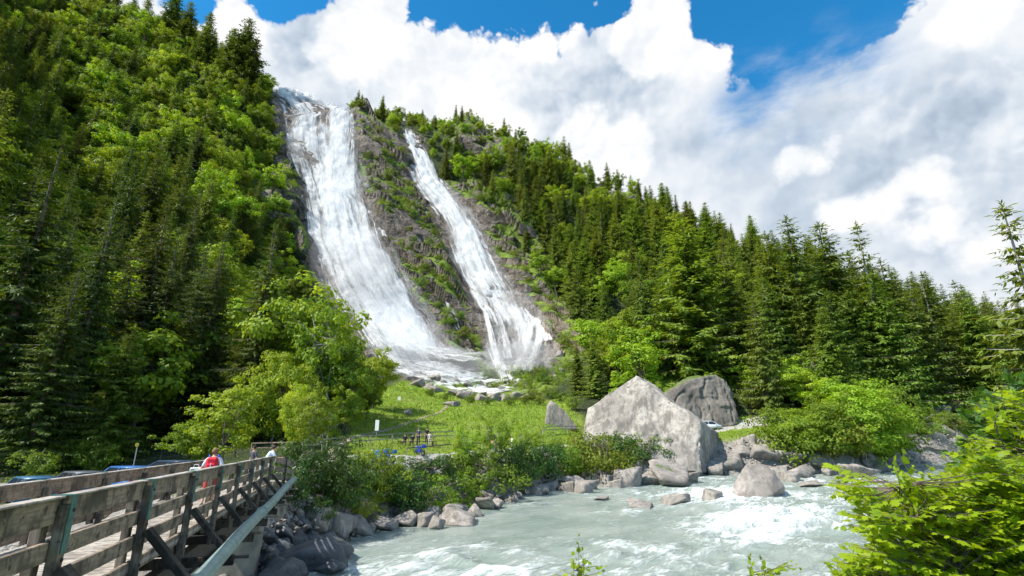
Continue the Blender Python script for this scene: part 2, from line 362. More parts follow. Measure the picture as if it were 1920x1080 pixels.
# one more row drops behind the ridge
back = G[-1].copy(); back[:, 0] += 60; back[:, 1] -= 45; G = np.concatenate([G, back[None]], 0)
nper = [22, 22, 22, 26, 40, 46, 50, 54, 54, 30, 6]
ts = np.concatenate([[i + j/n for j in range(n)] for i, n in enumerate(nper)] + [[len(nper)]])
NT_ = len(ts)
def at_t(arr, t):
    i = np.minimum(np.floor(t).astype(int), len(arr) - 2); f = (t - i)[:, None]; return arr[i]*(1 - f) + arr[i + 1]*f
GY = at_t(G[:, :, 0], ts); GZ = at_t(G[:, :, 1], ts)
k2 = np.exp(-np.linspace(-1.8, 1.8, 17)**2); k2 /= k2.sum()
def smt(A): return np.stack([np.convolve(np.pad(A[:, j], 8, mode='edge'), k2, 'valid') for j in range(A.shape[1])], 1)
GY2, GZ2 = smt(GY), smt(GZ); GY2[0], GZ2[0] = GY[0], GZ[0]
BX = aa[None]*GY2
BASE = np.stack([BX, GY2, GZ2], -1)                          # smooth base surface
def normals(P):
    du = np.gradient(P, axis=1); dv = np.gradient(P, axis=0); n = np.cross(du, dv); return n/np.maximum(np.linalg.norm(n, axis=-1, keepdims=True), 1e-9)
BN = normals(BASE); BU, BV = PIX(BASE[..., 0], BASE[..., 1], BASE[..., 2])
def inpoly(U, V, poly):
    ins = np.zeros(U.shape, bool); j = len(poly) - 1
    for i in range(len(poly)):
        (x1, y1), (x2, y2) = poly[i], poly[j]
        if y1 != y2: ins ^= ((y1 > V) != (y2 > V)) & (U < (x2 - x1)*(V - y1)/(y2 - y1) + x1)
        j = i
    return ins
Tt = np.broadcast_to(ts[:, None], BU.shape)
wu = BU + 14*fbm(BASE/14., 3, 3); wv_ = BV + 14*fbm(BASE/14., 3, 9)
CLIFF = [(508, 150), (560, 172), (650, 205), (690, 222), (735, 250), (770, 240), (790, 262), (800, 300), (812, 345), (860, 352), (905, 345), (935, 350), (985, 372), (1000, 430), (1025, 500), (1045, 560), (1085, 600), (1105, 640), (1080, 700), (1000, 752), (900, 745), (780, 722), (700, 690), (650, 610), (600, 560), (560, 500), (540, 440), (505, 400), (490, 340), (512, 280)]
cliff = (inpoly(wu, wv_, CLIFF) & (Tt > 3.2)).astype(float)
patches = [(268, 190, 26, 17), (300, 205, 18, 12), (370, 350, 20, 20), (500, 385, 40, 50), (960, 262, 30, 22), (1032, 318, 30, 20), (1185, 368, 52, 36), (1215, 392, 32, 25), (905, 270, 60, 40), (955, 330, 24, 40), (1150, 350, 30, 18)]
for (pu, pv, ru, rv) in patches:
    cliff = np.maximum(cliff, (((wu - pu)/ru)**2 + ((wv_ - pv)/rv)**2 < 1)*(Tt > 3.5)*1.)
def blur(A, k=5):
    kr = np.ones(k)/k
    A = np.apply_along_axis(lambda x: np.convolve(np.pad(x, k//2, mode='edge'), kr, 'valid'), 1, A)
    return np.apply_along_axis(lambda x: np.convolve(np.pad(x, k//2, mode='edge'), kr, 'valid'), 0, A)
cliffm = blur(cliff, 7)
A1 = [(166, 512, 545, .9), (180, 514, 585, .95), (200, 517, 632, .9), (222, 519, 662, .75), (250, 524, 662, .75), (280, 532, 664, .8), (310, 548, 668, .9), (350, 566, 676, 1.0), (400, 572, 692, 1.05), (450, 578, 704, 1.05), (500, 588, 738, 1.0), (550, 606, 768, .95), (600, 634, 806, .95), (640, 662, 826, 1.), (680, 700, 845, 1.1), (702, 740, 868, 1.1), (716, 778, 890, .9)]
A2 = [(205, 600, 668, .9), (240, 612, 668, 1.), (300, 600, 668, 1.1), (360, 590, 672, 1.1), (420, 590, 700, .95), (480, 600, 720, .95), (540, 620, 750, .95), (600, 650, 790, 1.), (660, 690, 830, 1.), (700, 740, 862, 1.)]
B1 = [(250, 758, 770, 1.1), (290, 765, 795, 1.05), (340, 780, 822, 1.05), (365, 790, 850, 1.), (400, 812, 880, .95), (440, 832, 905, .95), (500, 848, 938, .95), (540, 862, 962, .95), (575, 882, 990, .95), (605, 896, 1012, .85), (628, 905, 1020, .55)]
FAN = [[(590, 892, 922, .9), (640, 905, 935, .9), (690, 920, 950, .9)], [(590, 915, 955, .9), (640, 930, 968, .9), (685, 940, 975, .8)], [(590, 950, 990, .9), (630, 965, 1005, .8), (670, 975, 1000, .7)], [(585, 975, 1010, .9), (612, 995, 1032, .85), (650, 1012, 1046, .7)], [(650, 905, 935, .8), (700, 925, 960, .7), (730, 930, 975, .6)]]
def fallpoly(rows, grow): return [(r[1] - grow, r[0]) for r in rows] + [(r[2] + grow, r[0]) for r in rows[::-1]]
chan = blur(np.maximum(inpoly(BU, BV, fallpoly(A1, 3)), inpoly(BU, BV, fallpoly(B1, 3)) | (inpoly(BU, BV, [(892, 600), (1020, 600), (1045, 660), (985, 700), (915, 690)]))).astype(float), 9)*(Tt > 2.5)
# relief: strata dipping to the right, blocks, ledges, gullies
q = BASE.copy(); dip = math.radians(38)
xr = q[..., 0]*math.cos(dip) - q[..., 2]*math.sin(dip); zr_ = q[..., 0]*math.sin(dip) + q[..., 2]*math.cos(dip)
S0 = np.stack([xr/60, q[..., 1]/60, zr_/26], -1); S1 = np.stack([xr/26, q[..., 1]/26, zr_/9], -1); S2 = np.stack([xr/9, q[..., 1]/9, zr_/3.2], -1); S3 = np.stack([xr/3.6, q[..., 1]/3.6, zr_/1.5], -1)
blocky = fbm(S0, 2, 47, ridged=True)*6.0 + fbm(S1, 3, 41, ridged=True)*4.4 + fbm(S2, 3, 51, ridged=True)*1.0 + fbm(S3, 2, 61)*.6
ph = zr_/7.5 + 1.2*fbm(S1, 2, 71); stepv = (ph - np.floor(ph)); ledge = (1 - stepv)**1.5*3.2
cl_d = (blocky + ledge - 1.2)*(.12 + .88*sstep(Tt, 4.6, 5.6))
hill = fbm(BASE/22., 4, 81)*2.6 + fbm(BASE/6., 3, 91)*.6
flat = sstep(Tt, 3.1, 4.2)
d = hill*flat*(1 - cliffm) + cl_d*cliffm + (1 - flat)*fbm(BASE/5., 4, 95)*.25*sstep(Tt, .3, 1.2) + (1 - sstep(Tt, .9, 1.3))*fbm(BASE/1.8, 3, 99)*.35
d = d*(1 - .72*chan) - .9*chan
TP = BASE + BN*d[..., None]
TN = normals(TP)
# surface kinds (vertex attributes)
rock_n = fbm(TP/5., 4, 101); steep = 1 - TN[..., 2]
GRN = blur(inpoly(wu, wv_, [(800, 300), (860, 345), (950, 350), (1000, 420), (1040, 520), (1085, 610), (1050, 620), (1000, 560), (960, 500), (920, 430), (860, 380), (800, 350)]).astype(float), 9)
rock = np.maximum(cliffm*sstep(-.42*GRN + steep + .42*rock_n + .55*fbm(TP/20., 2, 105), .52, .66), sstep(chan, .3, .7))
WET = [(515, 165), (660, 215), (770, 245), (830, 350), (900, 480), (1060, 620), (980, 745), (740, 700), (560, 500), (520, 280)]
wet = blur(inpoly(wu, wv_, WET).astype(float), 15)
MEAD = [(640, 900), (655, 790), (700, 735), (760, 712), (850, 735), (930, 748), (1000, 752), (1060, 745), (1100, 780), (1120, 850), (1000, 920), (800, 1000), (600, 1010)]
mead = np.maximum(inpoly(wu, wv_, MEAD).astype(float), (((wu - 1125)/62)**2 + ((wv_ - 612)/26)**2 < 1)*1.)
mead = np.maximum(mead, ((((wu - 1290)/90)**2 + ((wv_ - 730)/24)**2 < 1) | (((wu - 1420)/110)**2 + ((wv_ - 815)/30)**2 < 1) | (((wu - 1770)/60)**2 + ((wv_ - 752)/14)**2 < 1))*1.)
mead = blur(mead*(1 - (cliffm > .6)), 5)
moss = cliffm*(1 - rock)
dirt = np.clip(sstep(fbm(TP/4., 3, 111), .15, .45)*(((wu - 880)/80)**2 + ((wv_ - 752)/9)**2 < 1), 0, 1)
shore = (1 - sstep(Tt, .85, 1.15))
scar = np.maximum((((wu - 948)/18)**2 + ((wv_ - 365)/17)**2 < 1)*1., (((wu - 962)/24)**2 + ((wv_ - 402)/10)**2 < 1)*1.)
scar = blur(np.maximum(scar, (((wu - 1055)/45)**2 + ((wv_ - 640)/70)**2 < 1)*.45), 5)

tverts = TP.reshape(-1, 3); tfaces = grid_faces(NT_, NA)
tm = npmesh('terrain', tverts, tfaces, dict(rock=rock, wet=wet, mead=mead, moss=moss, shore=shore, scar=scar, dirt=dirt))
def terrain_mat():
    m, n, out = newmat('mountain_ground')
    co = n.new('ShaderNodeTexCoord').outputs['Object']; A = lambda k: n.new('ShaderNodeAttribute', attribute_name=k).outputs['Fac']
    nz = n.new('ShaderNodeSeparateXYZ', {0: n.new('ShaderNodeNewGeometry').outputs['Normal']}).outputs[2]
    n1 = n.noise(co, .11, 8, .65); n2 = n.noise(co, .6, 7, .65); n3 = n.noise(co, 3., 5, .65)
    strat = n.noise(n.mapping(co, scale=(.12, .2, .5), rot=(0, R(38), 0)), 1.2, 8, .68, .5)
    vert = n.noise(n.mapping(co, scale=(.5, .5, .07)), 1.3, 6, .65)
    cn = n.noise(n.mapping(co, scale=(1, .7, .5), rot=(.3, .6, .2)), .22, 5, .6, .8)
    crack = n.ramp(n.math('ABSOLUTE', n.math('SUBTRACT', cn, .5)), 0, .016, 1, 0)
    rk = n.mix(n.ramp(strat, .43, .57), (.24, .20, .165), (.085, .07, .058))
    rk = n.mix(n.math('MULTIPLY', n.ramp(vert, .50, .60), .55), rk, (.36, .31, .25))
    rk = n.mix(n.math('MULTIPLY', crack, .3), rk, (.04, .035, .03))
    rk = n.mix(n.math('MULTIPLY', n.ramp(n1, .45, .65), .5), rk, (.15, .125, .10))
    wetc = n.mix(.5, rk, (.055, .045, .04)); rk = n.mix(n.math('MULTIPLY', A('wet'), .8), rk, wetc)
    rk = n.mix(A('scar'), rk, (.42, .34, .25))
    mossf = n.math('MULTIPLY', n.ramp(n3, .35, .6), .8)
    gr = n.mix(n.ramp(n2, .4, .6), (.15, .24, .02), (.25, .34, .035)); gr = n.mix(n.ramp(n3, .45, .7), gr, (.11, .18, .018))
    ms = n.mix(n.ramp(n2, .35, .65), (.09, .155, .018), (.18, .24, .03)); ms = n.mix(n.math('MULTIPLY', n.ramp(n3, .52, .68), .6), ms, (.17, .14, .10))
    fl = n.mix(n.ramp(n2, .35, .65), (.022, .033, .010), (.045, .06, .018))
    gv = n.mix(n.ramp(n3, .35, .65), (.36, .33, .29), (.22, .20, .17))
    gr = n.mix(n.math('MULTIPLY', n.ramp(n1, .50, .58), .4), gr, (.25, .24, .08))
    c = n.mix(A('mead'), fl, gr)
    c = n.mix(A('moss'), c, ms)
    c = n.mix(n.ramp(n.math('ADD', A('rock'), n.math('MULTIPLY', n.math('SUBTRACT', n3, .5), .9)), .38, .58), c, rk)
    c = n.mix(n.math('MULTIPLY', A('dirt'), .8), c, (.36, .26, .17))
    c = n.mix(A('shore'), c, gv)
    h = n.math('ADD', n.math('MULTIPLY', n.math('SUBTRACT', n.math('ADD', strat, n.math('MULTIPLY', vert, .6)), n.math('MULTIPLY', crack, .5)), n.math('ADD', .15, A('rock'))), n.math('MULTIPLY', n3, .25))
    b = n.new('ShaderNodeBsdfPrincipled', {'Base Color': c, 'Roughness': n.math('SUBTRACT', .9, n.math('MULTIPLY', n.math('MULTIPLY', A('wet'), A('rock')), .4)), 'Specular IOR Level': .3,
        'Normal': n.new('ShaderNodeBump', {'Height': h, 'Strength': 1., 'Distance': 1.3}).outputs[0]})
    n.l.new(b.outputs[0], out.inputs[0]); return m
M['terrain'] = terrain_mat()
ter = tag(link('terrain', tm, None, [M['terrain']], True), 'mountain side with grey cliff, mossy ledges, meadow and river bank', None, None, 'structure')
BVH = BVHTree.FromPolygons(tverts.tolist(), tfaces.tolist())
bstep = 4; bb = BASE[::bstep, ::bstep]; 
SBVH = BVHTree.FromPolygons(bb.reshape(-1, 3).tolist(), grid_faces(bb.shape[0], bb.shape[1]).tolist())
O3 = Vector((0, 0, CZ))
def hit(u, v, bvh=None):
    d = (PT(u, v, 1) - O3).normalized(); r = (bvh or BVH).ray_cast(O3, d, 900)
    return r[0], r[1]
def zat(x, y, default=0.):
    r = BVH.ray_cast(Vector((x, y, 400)), Vector((0, 0, -1)), 900)
    return r[0].z if r[0] else default
def gpt(u, v):                           # point on the ground or water seen at this pixel
    h, _ = hit(u, v); a, e = AE(u, v)
    w = None
    for Y in np.arange(14, 140, .5):
        if CZ + e*Y <= float(zr(Y)): w = Vector((a*Y, Y, float(zr(Y)))); break
    if h is None: return w
    if w is not None and w.y < h.y: return w
    return h

# valley floor reaching beyond everything and the near bank under the camera
vm = MB(); vm.box((0, 0, -4), (5200, 5200, 4)); vf = vm.build('ground', simple('valley_soil', (.09, .08, .06), .9, scale=.3)); tag(vf, kind='structure')
nx, ny = 150, 70
X, Yg = np.meshgrid(np.linspace(-70, 150, nx), np.linspace(-60, 19, ny))
edge = np.interp(X, [-70, -20, 0, 8, 30, 60, 150], [3, 4, 5.2, 6, 8, 10, 20])
Zn = 3.4 - 4.8*sstep(Yg - edge, 0, 8) + .18*fbm(np.stack([X/2, Yg/2, X*0], -1), 3, 7)
nb = npmesh('near_bank', np.stack([X, Yg, Zn], -1), grid_faces(ny, nx), dict(rock=X*0, wet=X*0, mead=X*0 + 1., moss=X*0, shore=sstep(Yg - edge, 1, 3), scar=X*0, dirt=X*0))
tag(link('river_bank', nb, None, [M['terrain']], True), kind='structure')

# ------------------------------------------------------------------ river
def river():
    nr, nc = 520, 620
    Ys = 9*(160/9.)**np.linspace(0, 1, nr); A = np.linspace(-1.9, 1.5, nc)
    Y = np.broadcast_to(Ys[:, None], (nr, nc)); Xr = A[None]*Y
    Xr = np.clip(Xr, -75, 190)
    flow = R(222); fx, fy = math.sin(flow), math.cos(flow)      # heads to the lower left
    s = Xr*fx + Y*fy; t = Xr*fy - Y*fx
    U, V = PIX(Xr, Y, zr(Y))
    P = np.stack([s/5.5, t/2.6, Xr*0], -1); wrp = fbm(np.stack([Xr/7, Y/7, Xr*0], -1), 3, 15)
    n1 = fbm(P + wrp[..., None]*.9, 4, 5); n2 = fbm(np.stack([s/1.3, t/.7, Xr*0], -1) + wrp[..., None]*2, 3, 25)
    def blob(u, v, ru, rv): return np.exp(-(((U - u)/ru)**2 + ((V - v)/rv)**2))
    rough = .25 + .8*blob(1480, 975, 210, 45) + .5*blob(1180, 1060, 420, 45) + .6*blob(1300, 925, 150, 20) + .5*blob(760, 1070, 160, 30) + .5*blob(1560, 900, 150, 18) + .6*blob(1745, 838, 70, 10) - .2*blob(900, 985, 160, 22) - .2*blob(1720, 880, 60, 12)
    rough = np.clip(rough, .08, 1.3)
    standing = np.sin(s*1.15 + 2.2*wrp + .25*t)*.5 + .5
    ridg = fbm(np.stack([s/3.4, t/4.2, Xr*0], -1) + wrp[..., None]*.8, 3, 35, ridged=True)
    z = zr(Y) + rough*(.40*n1 + .22*n2 + .36*ridg*standing) - .05
    # the big standing wave
    z = z + .45*blob(1440, 968, 95, 16) - .35*blob(1500, 1000, 110, 14) + .25*blob(1330, 950, 60, 8)
    foam = rough*.62 + .55*n1 + .35*n2 + .25*ridg - .27
    foam = foam + .22*blob(1450, 968, 130, 20) + .45*blob(1330, 925, 110, 10) + .5*blob(1745, 836, 70, 7) + .45*blob(1400, 1000, 50, 20) - .5*blob(1545, 1005, 60, 14) - .55*blob(950, 980, 190, 24) - .5*blob(1720, 880, 70, 13) + .25*blob(1000, 1065, 250, 20) + .3*blob(760, 1070, 130, 16) - .35*blob(1130, 1075, 60, 20)
    me = npmesh('river', np.stack([Xr, Y, z], -1), grid_faces(nr, nc), dict(foam=foam, fs=s, ft=t))
    m, n, out = newmat('glacial_water')
    A_ = lambda k: n.new('ShaderNodeAttribute', attribute_name=k).outputs['Fac']
    vec = n.new('ShaderNodeCombineXYZ', {0: n.math('MULTIPLY', A_('fs'), .28), 1: n.math('MULTIPLY', A_('ft'), .8)}).outputs[0]
    w = n.noise(vec, 1.6, 8, .66, .8); w2 = n.noise(vec, 5.5, 6, .7, .6); w3 = n.noise(vec, .5, 4, .6)
    f = n.math('ADD', A_('foam'), n.math('ADD', n.math('MULTIPLY', n.math('SUBTRACT', w, .5), 2.3), n.math('MULTIPLY', n.math('SUBTRACT', w2, .5), 1.3)))
    fm = n.math('POWER', n.ramp(f, -.02, 1.0), 1.2)
    base = n.mix(n.ramp(w3, .3, .7), (.21, .265, .23), (.32, .36, .322))
    c = n.mix(fm, base, n.mix(n.ramp(w2, .35, .6), (.60, .68, .64), (.88, .91, .90)))
    h = n.math('ADD', n.math('MULTIPLY', w, .5), n.math('ADD', n.math('MULTIPLY', w2, .28), n.math('MULTIPLY', fm, .3)))
    b = n.new('ShaderNodeBsdfPrincipled', {'Base Color': c, 'Roughness': n.math('ADD', .16, n.math('MULTIPLY', fm, .5)), 'IOR': 1.33, 'Specular IOR Level': .5,
        'Normal': n.new('ShaderNodeBump', {'Height': h, 'Strength': .75, 'Distance': .35}).outputs[0]})
    n.l.new(b.outputs[0], out.inputs[0])
    return tag(link('river', me, None, [m], True), 'milky turquoise mountain river with white rapids', None, None, 'structure')
river()

# ------------------------------------------------------------------ roads and paths draped over the ground
def ribbon(name, pts, w, mat, lift=.05, kind='structure'):
    P = [Vector((p[0], p[1], 0)) for p in pts]; dense = []
    for a, b in zip(P, P[1:]):
        k = max(2, int((b - a).length/1.0)); dense += [a.lerp(b, i/k) for i in range(k)]
    dense.append(P[-1]); D = np.array([[p.x, p.y] for p in dense])
    if len(D) > 8:
        for _ in range(6): D[1:-1] = (D[:-2] + D[1:-1]*2 + D[2:])/4
    T = np.gradient(D, axis=0); T /= np.linalg.norm(T, axis=1, keepdims=True); N = np.stack([-T[:, 1], T[:, 0]], 1)
    V = []; nc = 7
    for i in range(len(D)):
        for j in range(nc):
            q = D[i] + N[i]*w*(j/(nc - 1) - .5)*(1 + .12*math.sin(i*1.3 + j)); V.append((q[0], q[1], zat(q[0], q[1], 4) + lift + (.08 if 0 < j < nc - 1 else -.1)))
    return tag(link(name, npmesh(name, V, grid_faces(len(D), nc)), None, [mat], True), kind=kind)
M['road'] = simple('pale_gravel_road', (.36, .34, .31), .95, var=.18, scale=3, bump=.3)

# ------------------------------------------------------------------ plant builders
def unit(v): return v/np.maximum(np.linalg.norm(v, axis=-1, keepdims=True), 1e-9)
def rdir(r, k): return unit(r.normal(size=(k, 3)))
def kites(c, ax, nrm, L, Wd, bend=.0):   # leaf blades: base, side, tip, side
    ax = unit(ax); sx = unit(np.cross(ax, nrm)); L = np.asarray(L)[..., None]; Wd = np.asarray(Wd)[..., None]; nn = unit(np.cross(sx, ax))
    b = c; m = c + ax*L*.45; t = c + ax*L - nn*L*bend
    V = np.stack([b, m + sx*Wd*.5, t, m - sx*Wd*.5], 1); k = len(c)
    return V.reshape(-1, 3), np.arange(4*k).reshape(k, 4)
def ovals(c, ax, nrm, L, Wd):            # six-sided leaves
    ax = unit(ax); sx = unit(np.cross(ax, nrm)); L = np.asarray(L)[..., None]; Wd = np.asarray(Wd)[..., None]; nn = unit(np.cross(sx, ax))
    pts = [c, c + ax*L*.3 + sx*Wd*.5 + nn*Wd*.12, c + ax*L*.7 + sx*Wd*.36 + nn*Wd*.08, c + ax*L - nn*L*.15, c + ax*L*.7 - sx*Wd*.36 + nn*Wd*.08, c + ax*L*.3 - sx*Wd*.5 + nn*Wd*.12]
    k = len(c); return np.stack(pts, 1).reshape(-1, 3), np.arange(6*k).reshape(k, 6)
def tube_np(pts, rad, seg=6):
    pts = np.asarray(pts, float); V = []; 
    for i, p in enumerate(pts):
        d = unit(pts[min(i + 1, len(pts) - 1)] - pts[max(i - 1, 0)]); u = unit(np.cross(d, (.3, .2, .93) if abs(d[2]) < .9 else (1, 0, .1))); w = np.cross(d, u)
        for k in range(seg): t = 2*math.pi*k/seg; V.append(p + (u*math.cos(t) + w*math.sin(t))*rad[i])
    F = [[i*seg + k, i*seg + (k + 1) % seg, (i + 1)*seg + (k + 1) % seg, (i + 1)*seg + k] for i in range(len(pts) - 1) for k in range(seg)]
    return np.array(V), np.array(F)
def cat(parts):
    V = []; F = []; o = 0
    for v, f in parts: V.append(v); F.append(f + o); o += len(v)
    return np.concatenate(V), np.concatenate(F)

def spruce_mesh(seed, H=22., spread=.17, levels=44, base=.06, dens=1., droop=.5, gaps=.12, dead=False, tw=1.):
    r = np.random.default_rng(seed); C = []; A_ = []; N = []; L = []; Wd = []; limbs = []
    lean = r.normal(size=2)*.006*H
    for k in range(levels):
        f = base + (1 - base)*((k + r.uniform(-.3, .3))/levels); f = min(max(f, base), .985)
        reach = H*spread*((1 - f)**.78)*(1.0 if f > .2 else .75 + f*1.25)*r.uniform(.78, 1.18) + .25
        nb_ = int(r.integers(5, 8)); ph = r.uniform(0, 6.28)
        for j in range(nb_):
            if r.random() < gaps: continue
            az = ph + 6.283*j/nb_ + r.normal()*.2; Lb = reach*r.uniform(.6, 1.18)
            dirh = np.array([math.cos(az), math.sin(az), 0]); z0 = f*H
            rise = (.35 if f > .8 else .05) - droop*(1 - f)*.75
            nseg = max(4, int(Lb/.36*dens)); s = (np.arange(nseg) + .6)/nseg
            pts = np.array([lean[0]*f, lean[1]*f, z0]) + dirh*(s*Lb)[:, None] + np.array([0, 0, 1.])*((rise*s + .30*s*s*(1 - f)*.8 - .1*s)*Lb)[:, None]
            if Lb > 1.2 and k % 2 == 0: limbs.append(tube_np([pts[0] - dirh*s[0]*Lb, pts[len(pts)//2], pts[-1]], [.018*Lb + .015, .012*Lb + .01, .006], 3))
            side = np.array([-math.sin(az), math.cos(az), 0])
            for sg in (-1, 1, 0):
                q = pts + r.normal(size=pts.shape)*.06
                taper = (.35 + .65*(1 - s))*np.clip(Lb*.42, .35, 1.0)
                ax = dirh*.75 + side*sg*(.95) + np.array([0, 0, -1.])*(.35 + (.55 if sg == 0 else .15))*(.4 + (1 - f)) + r.normal(size=pts.shape)*.22
                if sg == 0: ax = dirh*.5 + np.array([0, 0, -1.])*.9*(.3 + (1 - f)*.9) + r.normal(size=pts.shape)*.2
                C.append(q); A_.append(ax); N.append(np.array([0, 0, 1.]) + r.normal(size=pts.shape)*.35); L.append(taper*r.uniform(.75, 1.35, nseg)*tw*1.15); Wd.append(taper*.42*r.uniform(.8, 1.25, nseg)*tw)
            # tip
            C.append(pts[-1:]); A_.append(dirh[None] + np.array([[0, 0, .1]])); N.append(np.array([[0, 0, 1.]])); L.append([.5*tw]); Wd.append([.2*tw])
    for k in range(14):                  # leader
        f = .96 + .04*k/14; C.append(np.array([[lean[0], lean[1], f*H]])); az = k*2.4; A_.append(np.array([[math.cos(az)*.5, math.sin(az)*.5, .9]])); N.append(np.array([[0, 0.1, 1.]])); L.append([.45]); Wd.append([.12])
    V, F = kites(np.concatenate(C), np.concatenate(A_), np.concatenate(N), np.concatenate(L), np.concatenate(Wd), .12)
    tr = tube_np([(0, 0, -1.2), (0, 0, H*.1), (lean[0]*.5, lean[1]*.5, H*.5), (lean[0], lean[1], H*.99)], [H*.0145, H*.012, H*.0075, .02], 8)
    return (V, F), cat([tr] + limbs)

def broad_mesh(seed, H=13., rad=4., trunk=.28, clumps=80, leaves=70, ls=.38, aspect=1., ragged=.3, stems=1, cr=1.15):
    r = np.random.default_rng(seed); z0 = H*trunk; cz = (H + z0)/2; hz = (H - z0)/2
    d = rdir(r, clumps); d[:, 2] = d[:, 2]*.9 + .08
    rr = r.uniform(.35, 1.0, clumps)**.55*(1 + ragged*r.normal(size=clumps)*.5)
    lob = 1 + .22*np.sin(np.arctan2(d[:, 1], d[:, 0])*3 + seed) + .15*np.sin(d[:, 2]*5 + seed*2)
    P = d*(rr*lob)[:, None]*np.array([rad, rad, hz]) + np.array([0, 0, cz]); P[:, 2] = np.maximum(P[:, 2], z0*.8)
    rc = r.uniform(.55, 1.25, clumps)*cr*rad/4.
    C = []; A_ = []; N = []; L = []; Wd = []
    for i in range(clumps):
        k = int(leaves*r.uniform(.7, 1.3)*(rc[i]/cr)**1.3) + 6
        o = rdir(r, k); o[:, 2] *= .62; rad_ = rc[i]*r.uniform(.25, 1.08, k)**.6
        pos = P[i] + o*rad_[:, None]; C.append(pos)
        out = unit(o + d[i]*.35 + np.array([0, 0, .45]))
        A_.append(unit(np.cross(out, rdir(r, k)) + out*.25 + np.array([0, 0, -.25])))
        N.append(out + rdir(r, k)*.35); s = ls*r.uniform(.65, 1.3, k); L.append(s); Wd.append(s*.72)
    V, F = kites(np.concatenate(C), np.concatenate(A_), np.concatenate(N), np.concatenate(L), np.concatenate(Wd), .18)
    tubes = []
    for sidx in range(stems):
        b = np.array([r.normal()*.12*rad*(stems > 1), r.normal()*.12*rad*(stems > 1), 0.]); top = np.array([r.normal()*.1*rad, r.normal()*.1*rad, H*.82]) + b*1.6
        mid = (b + top)/2 + np.array([r.normal(), r.normal(), 0])*.03*H
        R0 = H*.014/(1 + .4*(stems > 1))
        tubes.append(tube_np([b - [0, 0, .9], b + [0, 0, H*.06], mid, top], [R0*1.25, R0, R0*.65, R0*.15], 7))
        for i in r.choice(clumps, min(clumps, 22//stems + 3), replace=False):
            f = r.uniform(.25, .9); st = mid*(1 - f) + top*f if f > .4 else b*(1 - f) + mid*(f + .3)
            tubes.append(tube_np([st, (st + P[i])/2 + [0, 0, .05*H*r.uniform(-.3, 1)], P[i]], [R0*.4, R0*.25, R0*.07], 4))
    return (V, F), cat(tubes)

class Kind:                              # one plant kind with several grown shapes, each with crown and trunk meshes and a joined mesh
    def __init__(s, name, cat_, gens, leaf, bark, H):
        s.name, s.cat, s.H, s.v = name, cat_, H, []
        for g in gens:
            (V, F), (V2, F2) = g()
            cm = npmesh(name + '_crown', V, F); cm.materials.append(leaf); tmh = npmesh(name + '_trunk', V2, F2); tmh.materials.append(bark)
            jm = npmesh(name, np.concatenate([V, V2]), np.concatenate([F, F2 + len(V)]), matidx=[0]*len(F) + [1]*len(F2)); jm.materials.append(leaf); jm.materials.append(bark)
            s.v.append((cm, tmh, jm, V[:, 2].max()))
    def put(s, p, height, rz, label, group=None, parts=True, wide=1., var=None, crown='crown', stem='trunk'):
        i = random.randrange(len(s.v)) if var is None else var; cm, tmh, jm, h = s.v[i]; k = height/h
        if parts:
            o = empty(s.name, p, rz)
            for nm, me in ((crown, cm), (stem, tmh)):
                c = bpy.data.objects.new(nm, me); COL.objects.link(c); c.parent = o
        else:
            o = bpy.data.objects.new(s.name, me_ := jm); COL.objects.link(o); o.location = p; o.rotation_euler = (0, 0, rz)
        o.scale = (k*wide, k*wide, k); return tag(o, label, s.cat, group)
LM = M
SPR = Kind('spruce_tree', 'spruce', [lambda i=i: spruce_mesh(10 + i, 22, [.21, .24, .18, .26, .22][i], [38, 34, 42, 36, 32][i], [.05, .10, .04, .14, .06][i], 1., [.5, .6, .45, .55, .4][i], [.10, .14, .08, .18, .12][i]) for i in range(5)] + [lambda: spruce_mesh(91, 22, .27, 34, .1, 1.1, .35, .2), lambda: spruce_mesh(92, 22, .19, 46, .03, 1.1, .7, .05)], M['spruce'], M['bark'], 22)
M['spruce_shaded'] = leafmat('shaded_spruce_needles', (.034, .064, .014), (.125, .18, .030), .3, hue=.02, val=.4, clump=.45)  # needles darkened so the colour carries the shade of the left slope
SPN = Kind('spruce_tree', 'spruce', [lambda: spruce_mesh(201, 26, .18, 46, .03, 2.1, .6, .12, tw=.62), lambda: spruce_mesh(202, 26, .21, 42, .05, 2.1, .5, .15, tw=.62), lambda: spruce_mesh(203, 26, .16, 50, .08, 2.0, .7, .10, tw=.6)], M['spruce_shaded'], M['bark'], 26)
SPK = Kind('spruce_tree', 'spruce', [lambda i=i: spruce_mesh(110 + i, 22, [.19, .23, .17][i], [42, 36, 46][i], .05, 1.15, .5, .10) for i in range(3)], M['spruce_shaded'], M['bark'], 22)
SPL = Kind('spruce_tree', 'spruce', [lambda i=i: spruce_mesh(30 + i, 22, .23, 46, .04, 1.25, .55, .10) for i in range(3)], M['spruce_light'], M['bark'], 22)
SPT = Kind('spruce_tree', 'spruce', [lambda i=i: spruce_mesh(40 + i, 22, .17, 27, .12, 1.0, .25, .30, tw=1.15) for i in range(2)], M['spruce'], M['bark_pale'], 22)
BRD = Kind('broadleaf_tree', 'broadleaf tree', [lambda i=i: broad_mesh(50 + i, 13, [4.2, 3.6, 4.6, 3.9][i], .2, [86, 70, 95, 60][i], 62, .46) for i in range(4)], M['leaf'], M['bark'], 13)
BRN = Kind('broadleaf_tree', 'broadleaf tree', [lambda i=i: broad_mesh(60 + i, 10, [3.4, 3.8, 3.0][i], .16, [110, 130, 90][i], 105, .26, cr=1.0) for i in range(3)], M['leaf'], M['bark'], 10)
